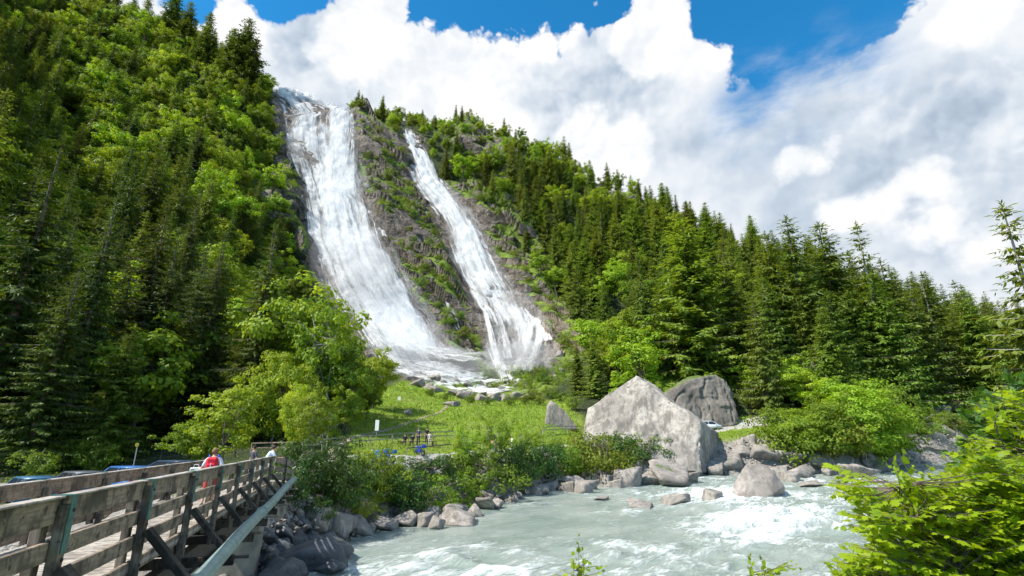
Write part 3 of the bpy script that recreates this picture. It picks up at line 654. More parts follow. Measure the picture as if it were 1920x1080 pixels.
BRL = Kind('broadleaf_tree', 'broadleaf tree', [lambda i=i: broad_mesh(70 + i, 10, [3.3, 2.8][i], .18, [90, 70][i], 90, .25, ragged=.45, stems=2, cr=1.0) for i in range(2)], M['leaf_light'], M['bark_pale'], 10)
BRU = Kind('broadleaf_tree', 'broadleaf tree', [lambda i=i: broad_mesh(170 + i, 12, [4.0, 4.4, 3.6][i], .1, [150, 165, 130][i], 125, .27, cr=1.15, ragged=.22) for i in range(3)], M['leaf'], M['bark'], 12)
SHB = Kind('shrub', 'shrub', [lambda i=i: broad_mesh(80 + i, 3, [1.9, 2.2, 1.7, 2.0][i], .02, [60, 70, 46, 54][i], 120, .16, stems=4, ragged=.4, cr=1.15) for i in range(4)], M['leaf_dark'], M['bark'], 3)
M['leaf_shade'] = leafmat('shaded_shrub_leaves', (.03, .075, .012), (.08, .15, .02), .3, hue=.02, val=.2, clump=.8)  # darker shrub leaves: shade of the bridge-end bank put into the colour
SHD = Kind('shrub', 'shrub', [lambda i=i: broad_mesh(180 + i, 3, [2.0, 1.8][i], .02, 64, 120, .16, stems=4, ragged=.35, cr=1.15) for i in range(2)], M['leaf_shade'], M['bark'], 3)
SHL = Kind('shrub', 'shrub', [lambda i=i: broad_mesh(90 + i, 3, [1.8, 2.1][i], .04, [46, 52][i], 110, .15, stems=5, ragged=.6, cr=1.1) for i in range(2)], M['leaf_light'], M['bark_pale'], 3)

# ------------------------------------------------------------------ forest placement
Pf = BASE[20:-8, 4:-4]; Tf = Tt[20:-8, 4:-4]; Uf = wu[20:-8, 4:-4]; Vf = wv_[20:-8, 4:-4]; U0 = BU[20:-8, 4:-4]; V0 = BV[20:-8, 4:-4]
Cf = cliffm[20:-8, 4:-4]; Mf = mead[20:-8, 4:-4]; TPf = TP[20:-8, 4:-4]
e1 = np.gradient(Pf, axis=1); e0 = np.gradient(Pf, axis=0); area = np.linalg.norm(np.cross(e1, e0), axis=-1)
def E(u, v, ru, rv): return ((Uf - u)/ru)**2 + ((Vf - v)/rv)**2 < 1
left = (U0 < 640) & (Tf > 2.35)
conifer = np.zeros(Pf.shape[:2])
conifer = np.where(left, np.clip(.8*sstep(Vf - .45*(Uf - 0), 220, 430), .11, .92), conifer)           # lower left conifers
conifer = np.where(left & (Uf < 90), .6, conifer)
conifer = np.where(left & E(420, 100, 75, 50), .75, conifer); conifer = np.where(left & E(330, 20, 80, 50), .5, conifer)
conifer = np.where(left & E(480, 640, 150, 130), .15, conifer)
rightm = ~left
conifer = np.where(rightm, .28, conifer)
conifer = np.where(rightm & (Vf > 340 + (Uf - 1000)*.28), .70, conifer)
conifer = np.where(rightm & (Uf > 1330), .80, conifer)
conifer = np.where(rightm & (Uf < 1000) & (Vf < 260), .3, conifer)
conifer = np.where(rightm & (Vf > 640) & (Uf > 1100) & (Uf < 1560), .45, conifer)
dens = np.where(Tf > 2.6, 1., 0.) * (1 - sstep(Mf, .2, .6))
dens = np.where(Cf > .5, np.where(rock[20:-8, 4:-4] > .4, 0.0, .10), dens)
dens = np.where(inpoly(U0, V0, [(505, 140), (560, 162), (645, 200), (660, 228), (600, 260), (500, 230)]), 0, dens)     # the lip of the fall stays open
dens = np.where(inpoly(Uf, Vf, [(560, 300), (700, 215), (800, 225), (1060, 560), (1100, 660), (1010, 760), (820, 750), (640, 640)]), dens*np.where(GRN[20:-8, 4:-4] > .4, .9, .2), dens)
vis = ((U0 > -330) | (Pf[..., 1] < 75)) & (U0 < 2230) & (V0 < 900) & ((V0 > -330) | (Pf[..., 1] < 75))
w = (area*dens*vis).ravel(); w /= w.sum()
cand = rng.choice(w.size, 60000, p=w)
cell = {}; sel = []
flatP = TPf.reshape(-1, 3); bsP = Pf.reshape(-1, 3); con = conifer.ravel(); Vfl = V0.ravel(); Ufl = U0.ravel()
for idx in cand:
    p = bsP[idx]; isC = random.random() < con[idx]
    md = (5.6 if p[0] < -60 else 6.6) if isC else 6.3
    if p[1] < 110: md = 5.8
    key = (int(p[0]//6), int(p[1]//6), int(p[2]//6)); ok = True
    for i in (-1, 0, 1):
        for j in (-1, 0, 1):
            for k in (-1, 0, 1):
                for q in cell.get((key[0] + i, key[1] + j, key[2] + k), ()):
                    if (q[0] - p[0])**2 + (q[1] - p[1])**2 + (q[2] - p[2])**2 < md*md: ok = False; break
                if not ok: break
            if not ok: break
        if not ok: break
    if ok: cell.setdefault(key, []).append(p); sel.append((idx, isC))
# drop trees nothing shows of: tops hidden behind the ground
CLEAR = [(512, 162), (570, 178), (645, 212), (665, 232), (730, 262), (750, 248), (785, 262), (800, 300), (812, 352), (860, 360), (895, 364), (935, 430), (975, 500), (1010, 560), (1065, 620), (1090, 700), (1040, 760), (700, 760), (655, 700), (625, 620), (590, 540), (572, 470), (560, 400), (535, 330), (520, 250)]
trees = []
for idx, isC in sel:
    p = Vector(flatP[idx]); u, v = PIX(p.x, p.y, p.z); Y = p.y
    if isC:
        h = random.uniform(12, 25) + (6 if Y < 120 else 0)
        if p.x > 0 and Y < 125: h = random.uniform(22, 32)
    else:
        h = random.uniform(8, 14.5) + (3 if (p.x < 0 and Y < 110) else 0)
    if v < 300 and p.x > -95: h *= .62 if v < 260 or p.x > -60 else .8
    if p.x > -98 or v > 470:             # the cliff and the falls stay clear
        bad = False
        for f_ in (0, .25, .5, .75, 1.):
            for w_ in (-2.2, 2.2):
                qu, qv = PIX(p.x + w_, p.y, p.z + h*f_)
                if inpoly(np.array([qu]), np.array([qv]), CLEAR)[0]: bad = True
        if bad: continue
    if p.x > 0 and 1225 < u < 1375 and v > 590 and p.y < 135: continue     # room for the one big light spruce
    top = p + Vector((0, 0, h)); tu, tv = PIX(top.x, top.y, top.z)
    if (tu < -160 and not (p.x > -125 and p.y < 75 and tu > -1500)) or tu > 2080 or tv > 900 or (v < -190 and u > -200): continue  # keeps unseen trees left of the frame, added for their shade
    t2 = top - O3; D = t2.length; r_ = BVH.ray_cast(O3, t2.normalized(), D - 3)
    if r_[0] is not None:
        m2 = (p + Vector((0, 0, h*.6))) - O3; r2 = BVH.ray_cast(O3, m2.normalized(), m2.length - 3)
        if r2[0] is not None: continue
    trees.append((p, isC, h, u, v))
trees.sort(key=lambda t: t[0].y/ t[2] + (200 if not (-40 < t[3] < 1990) else 0))
nC = nB = 0; LC, LB, restC, restB = 255, 230, [], []
print('trees', len(trees), sum(t[1] for t in trees))
for (p, isC, h, u, v) in trees:
    L_ = u < 640; near = p.y < 100; rz = random.uniform(0, 6.28); p = p - Vector((0, 0, .4))
    if isC:
        if nC >= LC: restC.append((p, h, rz)); continue
        nC += 1
        if L_: g = 'dark spruces packed on the shaded slope left of the waterfall'; lab = 'tall dark spruce in the dense forest on the left mountainside'
        elif v < 330: g = 'spruces along the ridge above the cliff'; lab = 'spruce standing on the ridge above the grey cliff and falls'
        else: g = 'spruces on the wooded slope right of the waterfall'; lab = 'green spruce in the dense forest sloping down right of the falls'
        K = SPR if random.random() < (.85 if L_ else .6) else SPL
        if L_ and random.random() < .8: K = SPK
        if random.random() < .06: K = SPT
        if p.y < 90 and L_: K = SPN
        K.put(p, h, rz, lab, g, near, random.uniform(.85, 1.15)*(1. if L_ else 1.22))
    else:
        if nB >= LB: restB.append((p, h, rz)); continue
        nB += 1
        if L_: g = 'broadleaf trees on the left mountainside'; lab = 'bright green broadleaf tree on the steep left mountainside'
        elif v < 330: g = 'broadleaf trees along the ridge'; lab = 'green broadleaf tree on the ridge above the cliff'
        else: g = 'broadleaf trees on the slope right of the waterfall'; lab = 'green broadleaf tree among spruces right of the falls'
        BRD.put(p, h, rz, lab, g, near, random.uniform(1.1, 1.4))
print('individual', nC, nB, 'rest', len(restC), len(restB))
def stuff_forest(name, rest, kind, label):
    if not rest: return
    pts = np.array([r[0] for r in rest]); me = bpy.data.meshes.new(name); me.vertices.add(len(pts)); me.vertices.foreach_set('co', pts.astype(np.float32).ravel())
    nv = len(kind.v)
    for nm, typ, arr in (('sc', 'FLOAT', [r[1]/kind.H for r in rest]), ('rz', 'FLOAT', [r[2] for r in rest]), ('ix', 'INT', [random.randrange(nv) for _ in rest])):
        at = me.attributes.new(nm, typ, 'POINT'); at.data.foreach_set('value', arr)
    o = link(name, me); tag(o, label, 'forest', None, 'stuff')
    g = bpy.data.node_groups.new(name, 'GeometryNodeTree'); g.interface.new_socket('Geometry', in_out='INPUT', socket_type='NodeSocketGeometry'); g.interface.new_socket('Geometry', in_out='OUTPUT', socket_type='NodeSocketGeometry')
    n = NT(g); gi = n.new('NodeGroupInput'); go = n.new('NodeGroupOutput')
    jn = n.new('GeometryNodeJoinGeometry')
    att = lambda k, t: n.new('GeometryNodeInputNamedAttribute', {'Name': k}, data_type=t).outputs[0]
    scn = att('sc', 'FLOAT'); rot = n.new('ShaderNodeCombineXYZ', {2: att('rz', 'FLOAT')}).outputs[0]; ix = att('ix', 'INT')
    srcs = {}
    for ob in bpy.data.objects:
        if ob.type == 'MESH': srcs.setdefault(ob.data.name, ob)
    for i, (cm, tmh, jm, h) in enumerate(kind.v):
        src = srcs.get(jm.name) or srcs.get(cm.name)
        if src is None: continue
        oi = n.new('GeometryNodeObjectInfo', {'Object': src, 'As Instance': True}, transform_space='ORIGINAL')
        cmp_ = n.new('FunctionNodeCompare', data_type='INT', operation='EQUAL'); n.l.new(ix, cmp_.inputs[2]); cmp_.inputs[3].default_value = i
        ip = n.new('GeometryNodeInstanceOnPoints', {'Points': gi.outputs[0], 'Selection': cmp_.outputs[0], 'Instance': oi.outputs['Geometry'], 'Rotation': rot, 'Scale': scn})
        n.l.new(ip.outputs[0], jn.inputs[0])
    n.l.new(jn.outputs[0], go.inputs[0])
    md = o.modifiers.new('scatter', 'NODES'); md.node_group = g
stuff_forest('spruce_forest', restC, SPR, 'far mass of spruces filling the gaps high on both mountainsides')
stuff_forest('broadleaf_forest', restB, BRD, 'far mass of broadleaf trees high on the mountainsides')

# ------------------------------------------------------------------ waterfalls
def watermat(name, dens_bias=0., across=1., soft=.25, op=1.):
    m, n, out = newmat(name); A_ = lambda k: n.new('ShaderNodeAttribute', attribute_name=k).outputs['Fac']
    w, l, dn = A_('wx'), A_('wl'), A_('dens')
    vec = n.new('ShaderNodeCombineXYZ', {0: n.math('MULTIPLY', w, across), 1: n.math('MULTIPLY', l, .055)}).outputs[0]
    vec2 = n.new('ShaderNodeCombineXYZ', {0: n.math('MULTIPLY', w, across*2.6), 1: n.math('MULTIPLY', l, .2)}).outputs[0]
    n1 = n.noise(vec, .42, 7, .68, .5); n2 = n.noise(vec2, .5, 6, .7, .4)
    big = n.noise(n.new('ShaderNodeCombineXYZ', {0: w, 1: n.math('MULTIPLY', l, .5)}).outputs[0], .07, 4, .6)
    f = n.math('ADD', dn, n.math('ADD', n.math('MULTIPLY', n.math('SUBTRACT', n1, .5), 4.0), n.math('ADD', n.math('MULTIPLY', n.math('SUBTRACT', n2, .5), 2.0), n.math('MULTIPLY', n.math('SUBTRACT', big, .5), 2.2))))
    al = n.math('MULTIPLY', n.ramp(f, .5 - soft + dens_bias, .5 + soft + dens_bias), op)
    c = n.mix(n.ramp(n1, .35, .62), (.88, .89, .90), (.98, .98, .975))
    h = n.math('ADD', n1, n.math('MULTIPLY', n2, .6))
    bp = n.new('ShaderNodeBump', {'Height': h, 'Strength': .45, 'Distance': .6}).outputs[0]
    d = n.new('ShaderNodeBsdfDiffuse', {'Color': c, 'Normal': bp}); t = n.new('ShaderNodeBsdfTranslucent', {'Color': c})
    b = n.new('ShaderNodeMixShader', {0: .5, 1: d.outputs[0], 2: t.outputs[0]}).outputs[0]
    n.l.new(n.new('ShaderNodeMixShader', {0: al, 1: n.new('ShaderNodeBsdfTransparent').outputs[0], 2: b}).outputs[0], out.inputs[0]); return m
M['fall'] = watermat('falling_water', .10, 1.2, .42); M['spray'] = watermat('blown_spray', .06, .45, 1.0, .5)
def fall_layer(rows, off, nu=70, nv=260, core=1.1, edge=.0, seed=0, jag=1.):
    """rows: (v px, left px, right px, core density) drawn on the cliff, then laid on the real rock surface."""
    rows = np.array([(r + (1.,))[:4] for r in rows], float); vs = np.linspace(rows[0, 0], rows[-1, 0], nv)
    Lx = np.interp(vs, rows[:, 0], rows[:, 1]) - 11*min(nu, 60)/60; Rx = np.interp(vs, rows[:, 0], rows[:, 2]) + 11*min(nu, 60)/60; Dn = np.interp(vs, rows[:, 0], rows[:, 3])
    k = np.ones(11)/11; Lx = np.convolve(np.pad(Lx, 5, mode='edge'), k, 'valid'); Rx = np.convolve(np.pad(Rx, 5, mode='edge'), k, 'valid')
    P = np.zeros((nv, nu, 3)); D = np.zeros((nv, nu)); ok = np.zeros((nv, nu), bool)
    for i, v in enumerate(vs):
        for j in range(nu):
            s = j/(nu - 1); u = Lx[i]*(1 - s) + Rx[i]*s
            h, nn = hit(u, v, SBVH)
            ok[i, j] = h is not None
            P[i, j] = h if h is not None else (u, v, 0); D[i, j] = Dn[i]*core - abs(2*s - 1)**1.8*(1.5 + edge)
    for j in range(nu):                  # above the rim: keep the depth of the nearest rock below
        good = np.flatnonzero(ok[:, j])
        for i in np.flatnonzero(~ok[:, j]):
            g = good[np.argmin(np.abs(good - i))]; P[i, j] = PT(P[i, j, 0], P[i, j, 1], P[g, j, 1])
    Y = P[..., 1]                        # smooth the draped depth, then lift it off the rock
    for _ in range(3): P[1:-1] = (P[:-2] + 2*P[1:-1] + P[2:])/4
    Nn = normals(P); Nn *= np.sign(-(Nn*(P - np.array([0, 0, CZ]))).sum(-1, keepdims=True)); 
    rel = fbm(P/np.array([4., 4., 11.]), 4, 200 + seed)*1.1 + fbm(P/np.array([1.6, 1.6, 6.]), 2, 230 + seed)*.45
    P = P + Nn*(off + rel)[..., None]
    seg = np.linalg.norm(np.diff(P, axis=0), axis=-1); wl = np.concatenate([np.zeros((1, nu)), np.cumsum(seg, 0)], 0)
    mid = P[:, nu//2:nu//2 + 1]; wx = (P[..., 0] - np.median(P[:, 0, 0])) + seed*37.
    wx = np.cumsum(np.concatenate([np.zeros((nv, 1)), np.linalg.norm(np.diff(P, axis=1), axis=-1)], 1), 1) - .5*np.linalg.norm(P[:, -1] - P[:, 0], axis=-1)[:, None] + seed*37.
    D[:3] -= np.array([.7, .4, .2])[:, None]; ke = max(4, nv//9); D[-ke:] -= (np.linspace(0, 1, ke)**1.5*1.3)[:, None]
    return P, D, wx, wl
def churnmat():
    m, n, out = newmat('churning_foam'); A_ = lambda k: n.new('ShaderNodeAttribute', attribute_name=k).outputs['Fac']
    co = n.mapping(n.new('ShaderNodeTexCoord').outputs['Object'], rot=(0, 0, R(35)), scale=(.5, 1.2, 1.))
    n1 = n.noise(co, .22, 8, .7, .5); n2 = n.noise(co, .9, 5, .7)
    f = n.math('ADD', A_('dens'), n.math('ADD', n.math('MULTIPLY', n.math('SUBTRACT', n1, .5), 4.5), n.math('MULTIPLY', n.math('SUBTRACT', n2, .5), 2.)))
    al = n.math('MULTIPLY', n.ramp(f, .1, 1.2), .95)
    d = n.new('ShaderNodeBsdfDiffuse', {'Color': (.95, .96, .96, 1)}); t = n.new('ShaderNodeBsdfTranslucent', {'Color': (.95, .96, .96, 1)})
    b = n.new('ShaderNodeMixShader', {0: .4, 1: d.outputs[0], 2: t.outputs[0]}).outputs[0]
    n.l.new(n.new('ShaderNodeMixShader', {0: al, 1: n.new('ShaderNodeBsdfTransparent').outputs[0], 2: b}).outputs[0], out.inputs[0]); return m
M['churn'] = churnmat()
def waterfall(name, layers, label, cat_='waterfall'):
    V = []; F = []; D = []; X_ = []; L_ = []; mi = []; o = 0
    for (P, Dd, wx, wl), m in layers:
        nv, nu = D_s = P.shape[:2]; V.append(P.reshape(-1, 3)); f = grid_faces(nv, nu) + o; F.append(f); o += nv*nu; mi += [m]*len(f)
        D.append(Dd.ravel()); X_.append(wx.ravel()); L_.append(np.broadcast_to(wl, Dd.shape).ravel())
    me = npmesh(name, np.concatenate(V), np.concatenate(F), dict(dens=np.concatenate(D), wx=np.concatenate(X_), wl=np.concatenate(L_)), matidx=mi)
    return tag(link(name, me, None, [M['fall'], M['spray'], M['churn']], True), label, cat_)
waterfall('waterfall', [(fall_layer(A1, 1.2, core=1.32, seed=1, nu=90, nv=300), 0), (fall_layer(A2, 3.2, core=1.0, seed=2, nv=200, nu=50), 0),
    (fall_layer([(r[0], r[1] - 8, r[2] + 16, .9) for r in A1[4:]], 4.2, core=.85, seed=3, nv=180, nu=50), 1), (fall_layer([(r[0], r[1] - 14, r[2] + 22, .9) for r in A1[9:]], 6.5, core=.8, seed=7, nv=120, nu=50), 1), (fall_layer([(640, 670, 850, .5), (690, 715, 880, .8), (738, 790, 960, .7)], 7.5, core=.85, seed=12, nv=70, nu=50), 1), (fall_layer([(686, 700, 862, .9), (704, 735, 890, 1.2), (720, 775, 925, 1.2), (732, 815, 965, 1.1), (741, 860, 990, 1.), (747, 900, 985, .8)], .9, core=1.1, seed=13, nv=80, nu=80), 2), (fall_layer([(690, 720, 860, .8), (708, 755, 900, 1.), (726, 800, 945, .9), (738, 850, 975, .6)], 2.6, core=.9, seed=14, nv=60, nu=60), 2)], 'wide white waterfall, the taller left one, plunging down the cliff from its lip')
waterfall('waterfall', [(fall_layer(B1, 1.2, core=1.2, seed=4, nu=60), 0), (fall_layer([(r[0], r[1]*.8 + r[2]*.2, r[1]*.2 + r[2]*.8, 1.) for r in B1[:-2]], 2.6, core=.85, seed=5, nu=40, nv=160), 0)] + [(fall_layer([(560, 880, 1000, .4), (630, 885, 1050, .9), (690, 895, 1065, .85), (735, 890, 1040, .7)], 4.5, core=.85, seed=15, nv=90, nu=50), 1)] + [(fall_layer(r_, 1.6, core=.95, seed=20 + k_, nu=22, nv=70), 0) for k_, r_ in enumerate(FAN)] + [(fall_layer([(r[0], r[1] - 6, r[2] + 8, .85) for r in B1[3:]], 3.6, core=.8, seed=8, nu=44, nv=150), 1)],
    'narrower right waterfall that starts in a notch and fans out over the rocks')
for rows, lab in [
    ([(385, 700, 712, .5), (430, 708, 728, .6), (480, 716, 744, .6), (540, 738, 764, .7), (600, 765, 792, .7), (655, 796, 826, .8), (690, 815, 850, .8)], 'thin side stream on the right edge of the tall left waterfall'),
    ([(395, 745, 750, .55), (440, 752, 763, .6), (480, 762, 778, .45), (520, 770, 782, .4)], 'faint trickle down the dark rock between the two waterfalls'),
    ([(400, 796, 802, .55), (450, 800, 818, .5), (500, 806, 826, .4), (540, 812, 826, .4)], 'faint trickle hugging the left side of the right waterfall'),
    ([(560, 832, 842, .55), (610, 846, 866, .6), (650, 862, 890, .6), (680, 880, 905, .5)], 'thin stream left of the fanned foot of the right waterfall'),
    ([(590, 985, 1030, .55), (625, 975, 1045, .6), (665, 955, 1040, .55), (700, 930, 1020, .5), (735, 920, 1000, .5)], 'broken white water among boulders below the right waterfall'),
    ([(172, 252, 262, .8), (200, 258, 274, .8)], 'tiny white cascade on a bare rock patch high on the left slope')]:
    waterfall('cascade', [(fall_layer(rows, 1., nu=22, nv=90, core=1.15, seed=int(rows[0][0]) % 13 + 6), 0)], lab, 'cascade')
# drifting spray: thin even volumes round the falls
def mist(name, pts, dens, label):
    bm = bmesh.new()
    for (u, v, Y, ru, rv, ry) in pts:
        c = PT(u, v, Y); k = Y/960.
        r = bmesh.ops.create_icosphere(bm, subdivisions=4, radius=1.)
        for vv in r['verts']:
            q = vv.co.copy(); w_ = 1 + .35*float(fbm(np.array([[q.x*1.3 + u, q.y*1.3, q.z*1.3]]), 3, 5)[0])
            vv.co = Vector((q.x*ru*k*w_, q.y*ry*w_, q.z*rv*k*w_)) + c
    me = bpy.data.meshes.new(name); bm.to_mesh(me); bm.free()
    m = bpy.data.materials.new(name); m.use_nodes = True; n = NT(m.node_tree); n.n.clear(); out = n.new('ShaderNodeOutputMaterial')
    pv = n.new('ShaderNodeVolumePrincipled', {'Color': (1, 1, 1, 1), 'Density': dens, 'Anisotropy': 0.})
    n.l.new(pv.outputs[0], out.inputs['Volume'])
    return tag(link(name, me, None, [m], True), label, 'mist', None, 'stuff')
mist('waterfall_mist', [(655, 520, 152, 95, 125, 8), ], .014, 'thin white spray hanging in front of the tall waterfall')
mist('waterfall_mist', [(840, 700, 138, 125, 42, 8), (975, 680, 140, 85, 45, 7)], .05, 'white spray rolling over rocks at the foot of the falls')

# ------------------------------------------------------------------ rocks
def boulder_mesh(seed, planes=16, det=4, rough=.045, flatb=True):
    r = np.random.default_rng(seed); bm = bmesh.new(); bmesh.ops.create_icosphere(bm, subdivisions=det, radius=1.)
    co = np.array([v.co[:] for v in bm.verts]); N = rdir(r, planes); dd = r.uniform(.55, 1.0, planes)
    dots = np.maximum(co@N.T, 1e-3)/dd[None]; k = 34.; rad = 1/((np.maximum(dots, 0)**k).sum(1)**(1/k))
    rad *= 1 + rough*1.2*fbm(co*2.2 + seed, 5, seed, .6) + rough*.6*fbm(co*6 + seed, 3, seed + 3, ridged=True)
    P = co*rad[:, None]; lo_, hi_ = P.min(0), P.max(0); P = (P - (lo_ + hi_)/2)/((hi_ - lo_)/2)*.95
    for v, p in zip(bm.verts, P): v.co = p
    me = bpy.data.meshes.new('rock'); bm.to_mesh(me); bm.free(); me.polygons.foreach_set('use_smooth', np.ones(len(me.polygons), bool)); return me
RM = [boulder_mesh(300 + i, [11, 13, 10, 15, 12, 14, 10, 16][i], 4 if i < 6 else 4) for i in range(8)]
for m_ in RM: m_.materials.append(M['rock'])
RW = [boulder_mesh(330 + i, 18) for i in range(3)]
for m_ in RW: m_.materials.append(M['rock_wet_shaded'])
SZ = lambda u: 'left' if u < 640 else 'mid'
def rock_at(u, vb, wpx, hpx, label, group=None, me=None, sink=.25, Y=None, rz=None, depth=None):
    p = gpt(u, vb) if Y is None else PT(u, vb, Y)
    k = p.y/960*1.06; w_ = wpx*k; h_ = hpx*k
    o = bpy.data.objects.new('rock' if wpx < 90 else 'boulder', me or random.choice(RM)); COL.objects.link(o)
    o.location = (p.x, p.y + w_*.35, p.z + h_*(.5 - sink)); o.scale = (w_*.56, (depth or w_*random.uniform(.42, .6)), h_*.70)
    o.rotation_euler = (random.uniform(-.25, .25), random.uniform(-.25, .25), rz if rz is not None else random.uniform(-.5, .5))
    return tag(o, label, 'rock' if wpx < 90 else 'boulder', group)
G1 = 'grey rocks along the waterline below the bushes'; G2 = 'grey rocks piled along the far bank right of the big boulder'; G3 = 'dark wet rocks in the shade beside the bridge'; G4 = 'rocks on the bank below the road signs'
B_ = 'weathered grey rock lying on the waterline below the bank bushes'
named = [
 (1374, 888, 74, 46, 'large flat-faced grey rock beside the foot of the huge pale boulder', None),
 (1268, 912, 74, 40, 'squat pale rock at the water edge below the huge pale boulder', None),
 (1345, 892, 36, 30, 'small block wedged against the right foot of the huge pale boulder', None),
 (862, 986, 62, 22, 'long flat grey slab at the water edge below the bank bushes', None),
 (615, 1000, 66, 40, 'broad rock half in bridge shade at the corner of the shore', None),
 (758, 988, 42, 26, 'rounded rock among small stones left of the long flat slab', None),
 (1205, 955, 46, 10, 'low wave-washed slab in the river left of the lone boulder', None),
 (1340, 942, 34, 22, 'small dark rock with water breaking round it in the river', None),
 (1275, 946, 56, 18, 'dark rock with white water sliding over it in mid stream', None),
 (1130, 938, 26, 6, 'tiny tan stone just breaking the calm green water', None),
 (1490, 904, 34, 18, 'pale flat stone in the shallows right of the lone river boulder', None),
 (1618, 898, 52, 28, 'low pointed rock reaching out furthest into the right shallows', None),
 (1530, 912, 40, 9, 'thin low slab awash right of the lone river boulder', None),
 (1680, 872, 58, 30, 'pinkish rounded boulder below the right end of the bushes', None),
 (1742, 848, 60, 14, 'flat tan slab beside the upstream rapids', None)]
for (u, v, w_, h_, lab, g) in named: rock_at(u, v, w_, h_, lab, g, sink=.3)
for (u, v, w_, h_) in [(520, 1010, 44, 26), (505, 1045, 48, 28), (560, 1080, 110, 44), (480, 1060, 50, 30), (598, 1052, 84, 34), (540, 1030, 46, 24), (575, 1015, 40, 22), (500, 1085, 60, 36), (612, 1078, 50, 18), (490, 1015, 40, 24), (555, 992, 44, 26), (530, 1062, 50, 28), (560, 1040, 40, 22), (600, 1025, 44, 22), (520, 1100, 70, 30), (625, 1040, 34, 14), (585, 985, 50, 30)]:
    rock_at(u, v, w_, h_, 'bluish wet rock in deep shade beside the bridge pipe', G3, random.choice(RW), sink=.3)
for (u, v, w_) in [(585, 992, 40), (655, 1003, 46), (672, 992, 34), (690, 1000, 36), (702, 985, 30), (716, 996, 32), (735, 990, 30), (722, 975, 26), (745, 975, 24), (780, 984, 26), (796, 988, 24), (808, 976, 30), (818, 992, 24), (845, 972, 34), (868, 962, 30), (890, 968, 36), (905, 958, 34), (912, 948, 26), (925, 955, 30), (935, 943, 34), (950, 938, 30), (962, 942, 34), (975, 934, 28), (990, 930, 34), (1003, 925, 30), (1016, 928, 24), (1030, 920, 30), (1046, 916, 34), (1060, 922, 26), (1075, 917, 40), (1096, 925, 52), (1115, 918, 40), (1135, 908, 34), (1150, 916, 30), (1163, 905, 36), (1180, 912, 34), (1197, 903, 44), (1222, 908, 38), (1236, 898, 30), (1300, 905, 34), (1316, 893, 30), (1232, 880, 40), (1206, 888, 34)]:
    k_ = random.choice([.55, .75, .95, 1.1, 1.3]); rock_at(u + random.uniform(-4, 4), v, w_*k_, w_*k_*random.uniform(.45, .75), B_, G1)
for (u, v, w_, h_) in [(1405, 835, 34, 20), (1430, 838, 30, 18), (1385, 842, 28, 18), (1400, 858, 40, 22), (1440, 868, 62, 34), (1425, 850, 34, 20), (1462, 850, 40, 24), (1480, 880, 56, 34), (1500, 862, 40, 24), (1545, 882, 58, 36), (1522, 890, 34, 18), (1510, 896, 46, 20), (1590, 888, 52, 34), (1568, 893, 34, 16), (1575, 870, 44, 24), (1610, 880, 36, 20), (1640, 880, 48, 24), (1632, 868, 34, 20), (1660, 884, 36, 16), (1700, 868, 30, 14), (1490, 846, 30, 18), (1535, 865, 30, 18), (1460, 892, 36, 18)]:
    rock_at(u, v, w_, h_, 'grey rock in the pile lining the far bank right of the huge boulder', G2)
for (u, v, w_, h_) in [(1720, 772, 26, 14), (1738, 775, 22, 14), (1752, 780, 26, 16), (1775, 778, 34, 18), (1795, 774, 30, 18), (1810, 766, 26, 12), (1745, 805, 34, 16), (1768, 812, 36, 20), (1786, 800, 28, 20), (1782, 822, 40, 22), (1800, 828, 34, 20), (1818, 808, 34, 20), (1840, 814, 30, 18), (1760, 826, 30, 18), (1812, 790, 30, 16), (1730, 790, 28, 14), (1850, 830, 36, 20), (1765, 793, 30, 16), (1830, 785, 26, 14)]:
    rock_at(u, v, w_, h_, 'pale grey rock on the bouldery bank below the two road signs', G4)
for (u, v, w_, h_, lab) in [(845, 762, 26, 10, 'pale flat stone in the middle of the sloping meadow'), (762, 778, 14, 12, 'small upright white stone in the meadow grass'), (805, 727, 24, 6, 'low pale slab at the top of the meadow'), (655, 872, 30, 18, 'pinkish boulder in grass at the foot of the round-crowned tree'), (684, 866, 14, 16, 'small pointed stone beside the parked blue motorcycle'), (862, 740, 14, 7, 'small grey stone beside the meadow trail')]:
    rock_at(u, v, w_, h_, lab, None)
for (u, v, w_) in [(760, 712, 26), (742, 702, 24), (778, 724, 30), (800, 730, 26), (822, 736, 30), (848, 742, 24), (868, 748, 30), (898, 752, 26), (922, 753, 32), (948, 752, 24), (968, 752, 30), (992, 750, 26), (850, 718, 22), (900, 728, 24), (940, 735, 22), (875, 725, 18), (790, 712, 34), (770, 706, 24), (812, 716, 30), (835, 722, 20), (885, 742, 16), (905, 744, 18), (930, 742, 16), (1005, 700, 24), (990, 680, 24), (1030, 690, 26), (1050, 668, 22), (1010, 655, 22), (960, 705, 24), (935, 700, 20), (975, 725, 22), (1040, 715, 26), (1062, 640, 22), (1020, 625, 20), (1060, 700, 20)]:
    rock_at(u, v, w_*.9, w_*.55, 'grey scree rock at the splashing foot of the waterfalls', 'scree rocks at the foot of the waterfalls')
